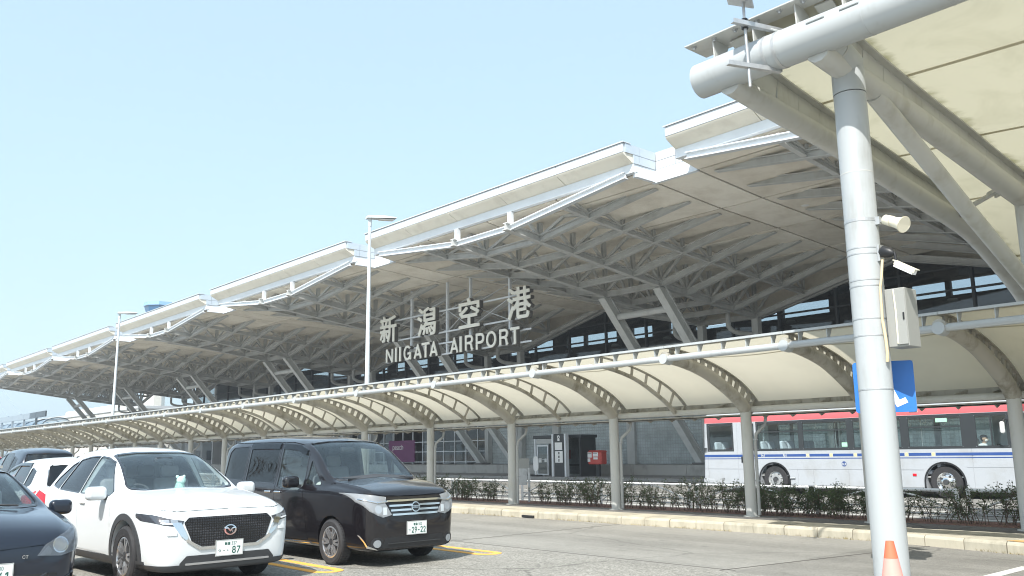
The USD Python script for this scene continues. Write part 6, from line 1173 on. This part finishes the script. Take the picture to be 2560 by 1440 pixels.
for x in (-18.2, -17.4, -16.5, -14.2, -13.5, -12.6, -12.0, -20.2):
    for y in (BY0 + .3, BY0 + .72, BY1 - .35, BY1 - .78):
        h = 1.05 if x < -17 else .78
        part(BUS, 'seat', MB().mf(hull_box((x, y, h), (.42, .40, .12), .05) + hull_box((x - .2, y, h + .42), (.12, .40, .74), .06, -.12)), M['seat_blue'], smooth=40)
for x in (-18.9, -16.0, -15.5, -14.6, -13.0, -11.5): part(BUS, 'grab_pole', MB().tube([(x, BY0 + 1.0, .7), (x, BY0 + 1.0, 2.8)], .017, 8), M['chrome'])
part(BUS, 'hand_rail', MB().tube([(-20, BY0 + .8, 2.5), (-11.5, BY0 + .8, 2.5)], .016, 8), M['chrome'])
mb = MB()
for x in np.arange(-16.6, -11.6, .55): mb.revolve([(.055 + .009 * math.cos(t), .009 * math.sin(t)) for t in np.linspace(0, 2 * math.pi, 7)], (x, BY0 + .8, 2.27), 'y', 14); mb.box(x - .008, x + .008, BY0 + .795, BY0 + .805, 2.32, 2.49)
part(BUS, 'hand_straps', mb, M['white'], kind='stuff')
part(BUS, 'dashboard', MB().mf(hull_box((-10.02, BY0 + .8, 1.2), (.4, 1.3, .5), .1)), M['black'], smooth=40); part(BUS, 'steering_wheel', MB().revolve([(.22 + .016 * math.cos(t), .016 * math.sin(t)) for t in np.linspace(0, 2 * math.pi, 9)], n=26).rot(ry(.6)).shift((-10.38, BY0 + .55, 1.48)), M['black'], smooth=60)
part(BUS, 'driver_seat', MB().mf(hull_box((-10.95, BY0 + .55, 1.02), (.48, .48, .14), .06) + hull_box((-11.18, BY0 + .55, 1.42), (.14, .46, .76), .07, -.1)), M['seat_cloth'], smooth=40)
# the driver
DR = thing('person', 'bus driver in white shirt and dark cap seated at the wheel of the bus', 'person', (-10.95, BY0 + .55, 1.1))
def chain(js): 
    out = m3.Manifold()
    for (p, r0), (q, r1) in zip(js[:-1], js[1:]): out += m3.Manifold.batch_hull([m3.Manifold.sphere(r0, 16).translate(list(map(float, p))), m3.Manifold.sphere(r1, 16).translate(list(map(float, q)))])
    return out
def smooth_mb(m, ln=.03, it=6):
    k = m.refine_to_length(ln).to_mesh(); t = trimesh.Trimesh(k.vert_properties[:, :3], k.tri_verts); trimesh.smoothing.filter_taubin(t, iterations=it); return MB().tm(t)
o = A([-10.95, BY0 + .55, 1.1]); P = lambda x, y, z: o + A([x, y, z])
arm = {s: [(P(-.03, s * .19, .46), .058), (P(.12, s * .25, .22), .045), (P(.38, s * .14, .36), .033)] for s in (-1, 1)}
bodym = chain([(P(-.02, 0, .02), .14), (P(-.04, 0, .26), .125), (P(-.02, 0, .44), .11)]) + chain([(P(-.02, -.17, .46), .06), (P(-.02, .17, .46), .06)]) + chain([(P(-.01, 0, .48), .055), (P(.01, 0, .60), .05)]) + chain([(P(.02, 0, .68), .092), (P(.035, 0, .64), .075), (P(.05, 0, .60), .05)]) + chain([(P(.10, 0, .66), .018), (P(.125, 0, .635), .015)]) + chain([(P(.02, .088, .655), .022), (P(.01, .09, .67), .02)]) + chain([(P(.02, -.088, .655), .022), (P(.01, -.09, .67), .02)])
for s in (-1, 1):
    bodym += chain(arm[s]) + chain([(P(-.02, s * .09, .0), .085), (P(.42, s * .12, .02), .065), (P(.5, s * .12, -.32), .045)])
    w = A(arm[s][-1][0]); bodym += chain([(w, .03), (w + A([.06, -s * .03, .03]), .028)])
    for j in range(4): b_ = w + A([.07, -s * (.02 - .0) , .015 + .016 * j]); bodym += chain([(b_, .009), (b_ + A([.035, -s * .015, .012]), .0085), (b_ + A([.045, -s * .045, .008]), .0075)])
    bodym += chain([(w + A([.03, -s * .03, .04]), .011), (w + A([.055, -s * .045, .065]), .009)])
part(DR, 'body', smooth_mb(bodym, .02, 4), M['skin'], smooth=60)
sh = chain([(P(-.02, 0, .04), .155), (P(-.04, 0, .26), .14), (P(-.02, 0, .43), .125)]) + chain([(P(-.02, -.17, .46), .073), (P(-.02, .17, .46), .073)])
for s in (-1, 1): sh += chain([(arm[s][0][0], .07), (arm[s][1][0], .058), (arm[s][1][0] * .35 + arm[s][2][0] * .65, .05)])
part(DR, 'shirt', smooth_mb(sh, .03, 5), M['shirt'], smooth=60)
tr = m3.Manifold()
for s in (-1, 1): tr += chain([(P(-.02, s * .09, .0), .10), (P(.42, s * .12, .02), .08), (P(.5, s * .12, -.32), .06)])
part(DR, 'trousers', smooth_mb(tr, .04, 4), M['trousers'], smooth=60)
part(DR, 'cap', MB().mf(m3.Manifold.sphere(.104, 24).scale([1.02, .98, .72]).translate(list(P(.005, 0, .725))).trim_by_plane([0, 0, 1], float(P(0, 0, .715)[2])) + hull_box(P(.115, 0, .722), (.09, .13, .014), .006)), M['trousers'], smooth=40)
part(DR, 'hair', MB().mf(m3.Manifold.sphere(.099, 24).scale([.98, 1.0, 1.0]).translate(list(P(.005, 0, .68))).trim_by_plane([-1, 0, 0], float(-P(.0, 0, 0)[0])).trim_by_plane([0, 0, -1], float(-P(0, 0, .722)[2]))), M['hair'], smooth=40)
mb = MB().mf(m3.Manifold.sphere(.078, 20).scale([.62, .9, .62]).translate(list(P(.07, 0, .63)))); part(DR, 'face_mask', mb, M['white'], smooth=40)
for s in (-1, 1): part(DR, 'eye', MB().mf(m3.Manifold.sphere(.011, 12).translate(list(P(.104, s * .033, .693)))), M['black'])

# ------------------------------------------------------------------ bare trees beyond the left edge, seen in the minivan's windows
def bare_tree(x, y, h, seed, label):
    r = np.random.default_rng(seed); T_ = thing('bare_tree', label, 'tree', (x, y, 0), group='bare trees across the car park'); mb, tw = MB(), MB()
    def grow(p, d, L, rad, lev):
        n = 4; pts = [p]; dd = d
        for _ in range(n): dd = dd + r.normal(0, .13, 3) + [0, 0, .06]; dd /= np.linalg.norm(dd); pts.append(pts[-1] + dd * L / n)
        (mb if lev < 2 else tw).tube(pts, np.linspace(rad, rad * .6, n + 1), 7 if lev < 2 else 4, caps=False)
        if lev < 5:
            for k in range(3 if lev else 5):
                i = r.integers(1 if lev else 2, n + 1); a = r.uniform(0, 6.28); e = dd + A([math.cos(a), math.sin(a), .25]) * r.uniform(.5, .95); e /= np.linalg.norm(e); grow(pts[i], e, L * r.uniform(.55, .78), rad * .52, lev + 1)
    grow(A([x, y, 0.]), A([0, 0, 1.]), h * .42, .14, 0); part(T_, 'trunk', mb, M['bark'], smooth=50); part(T_, 'twigs', tw, M['bark'])
bare_tree(-34, -3.5, 5.5, 3, 'bare tree reflected in the rear side window of the dark minivan')
bare_tree(-41.5, -5.5, 6.2, 9, 'bare tree reflected in the sliding door window of the dark minivan')

# ------------------------------------------------------------------ thin spring haze over the whole place
M['haze'] = mat('haze', {'v': ('principled_volume', dict(color=(.93, .96, 1.0), density=0.0007, anisotropy=.2))}, [], surface=None, volume='v.volume')
solo('haze', MB().box(-420, 90, -80, 160, -1.2, 45), M['haze'], kind='stuff')
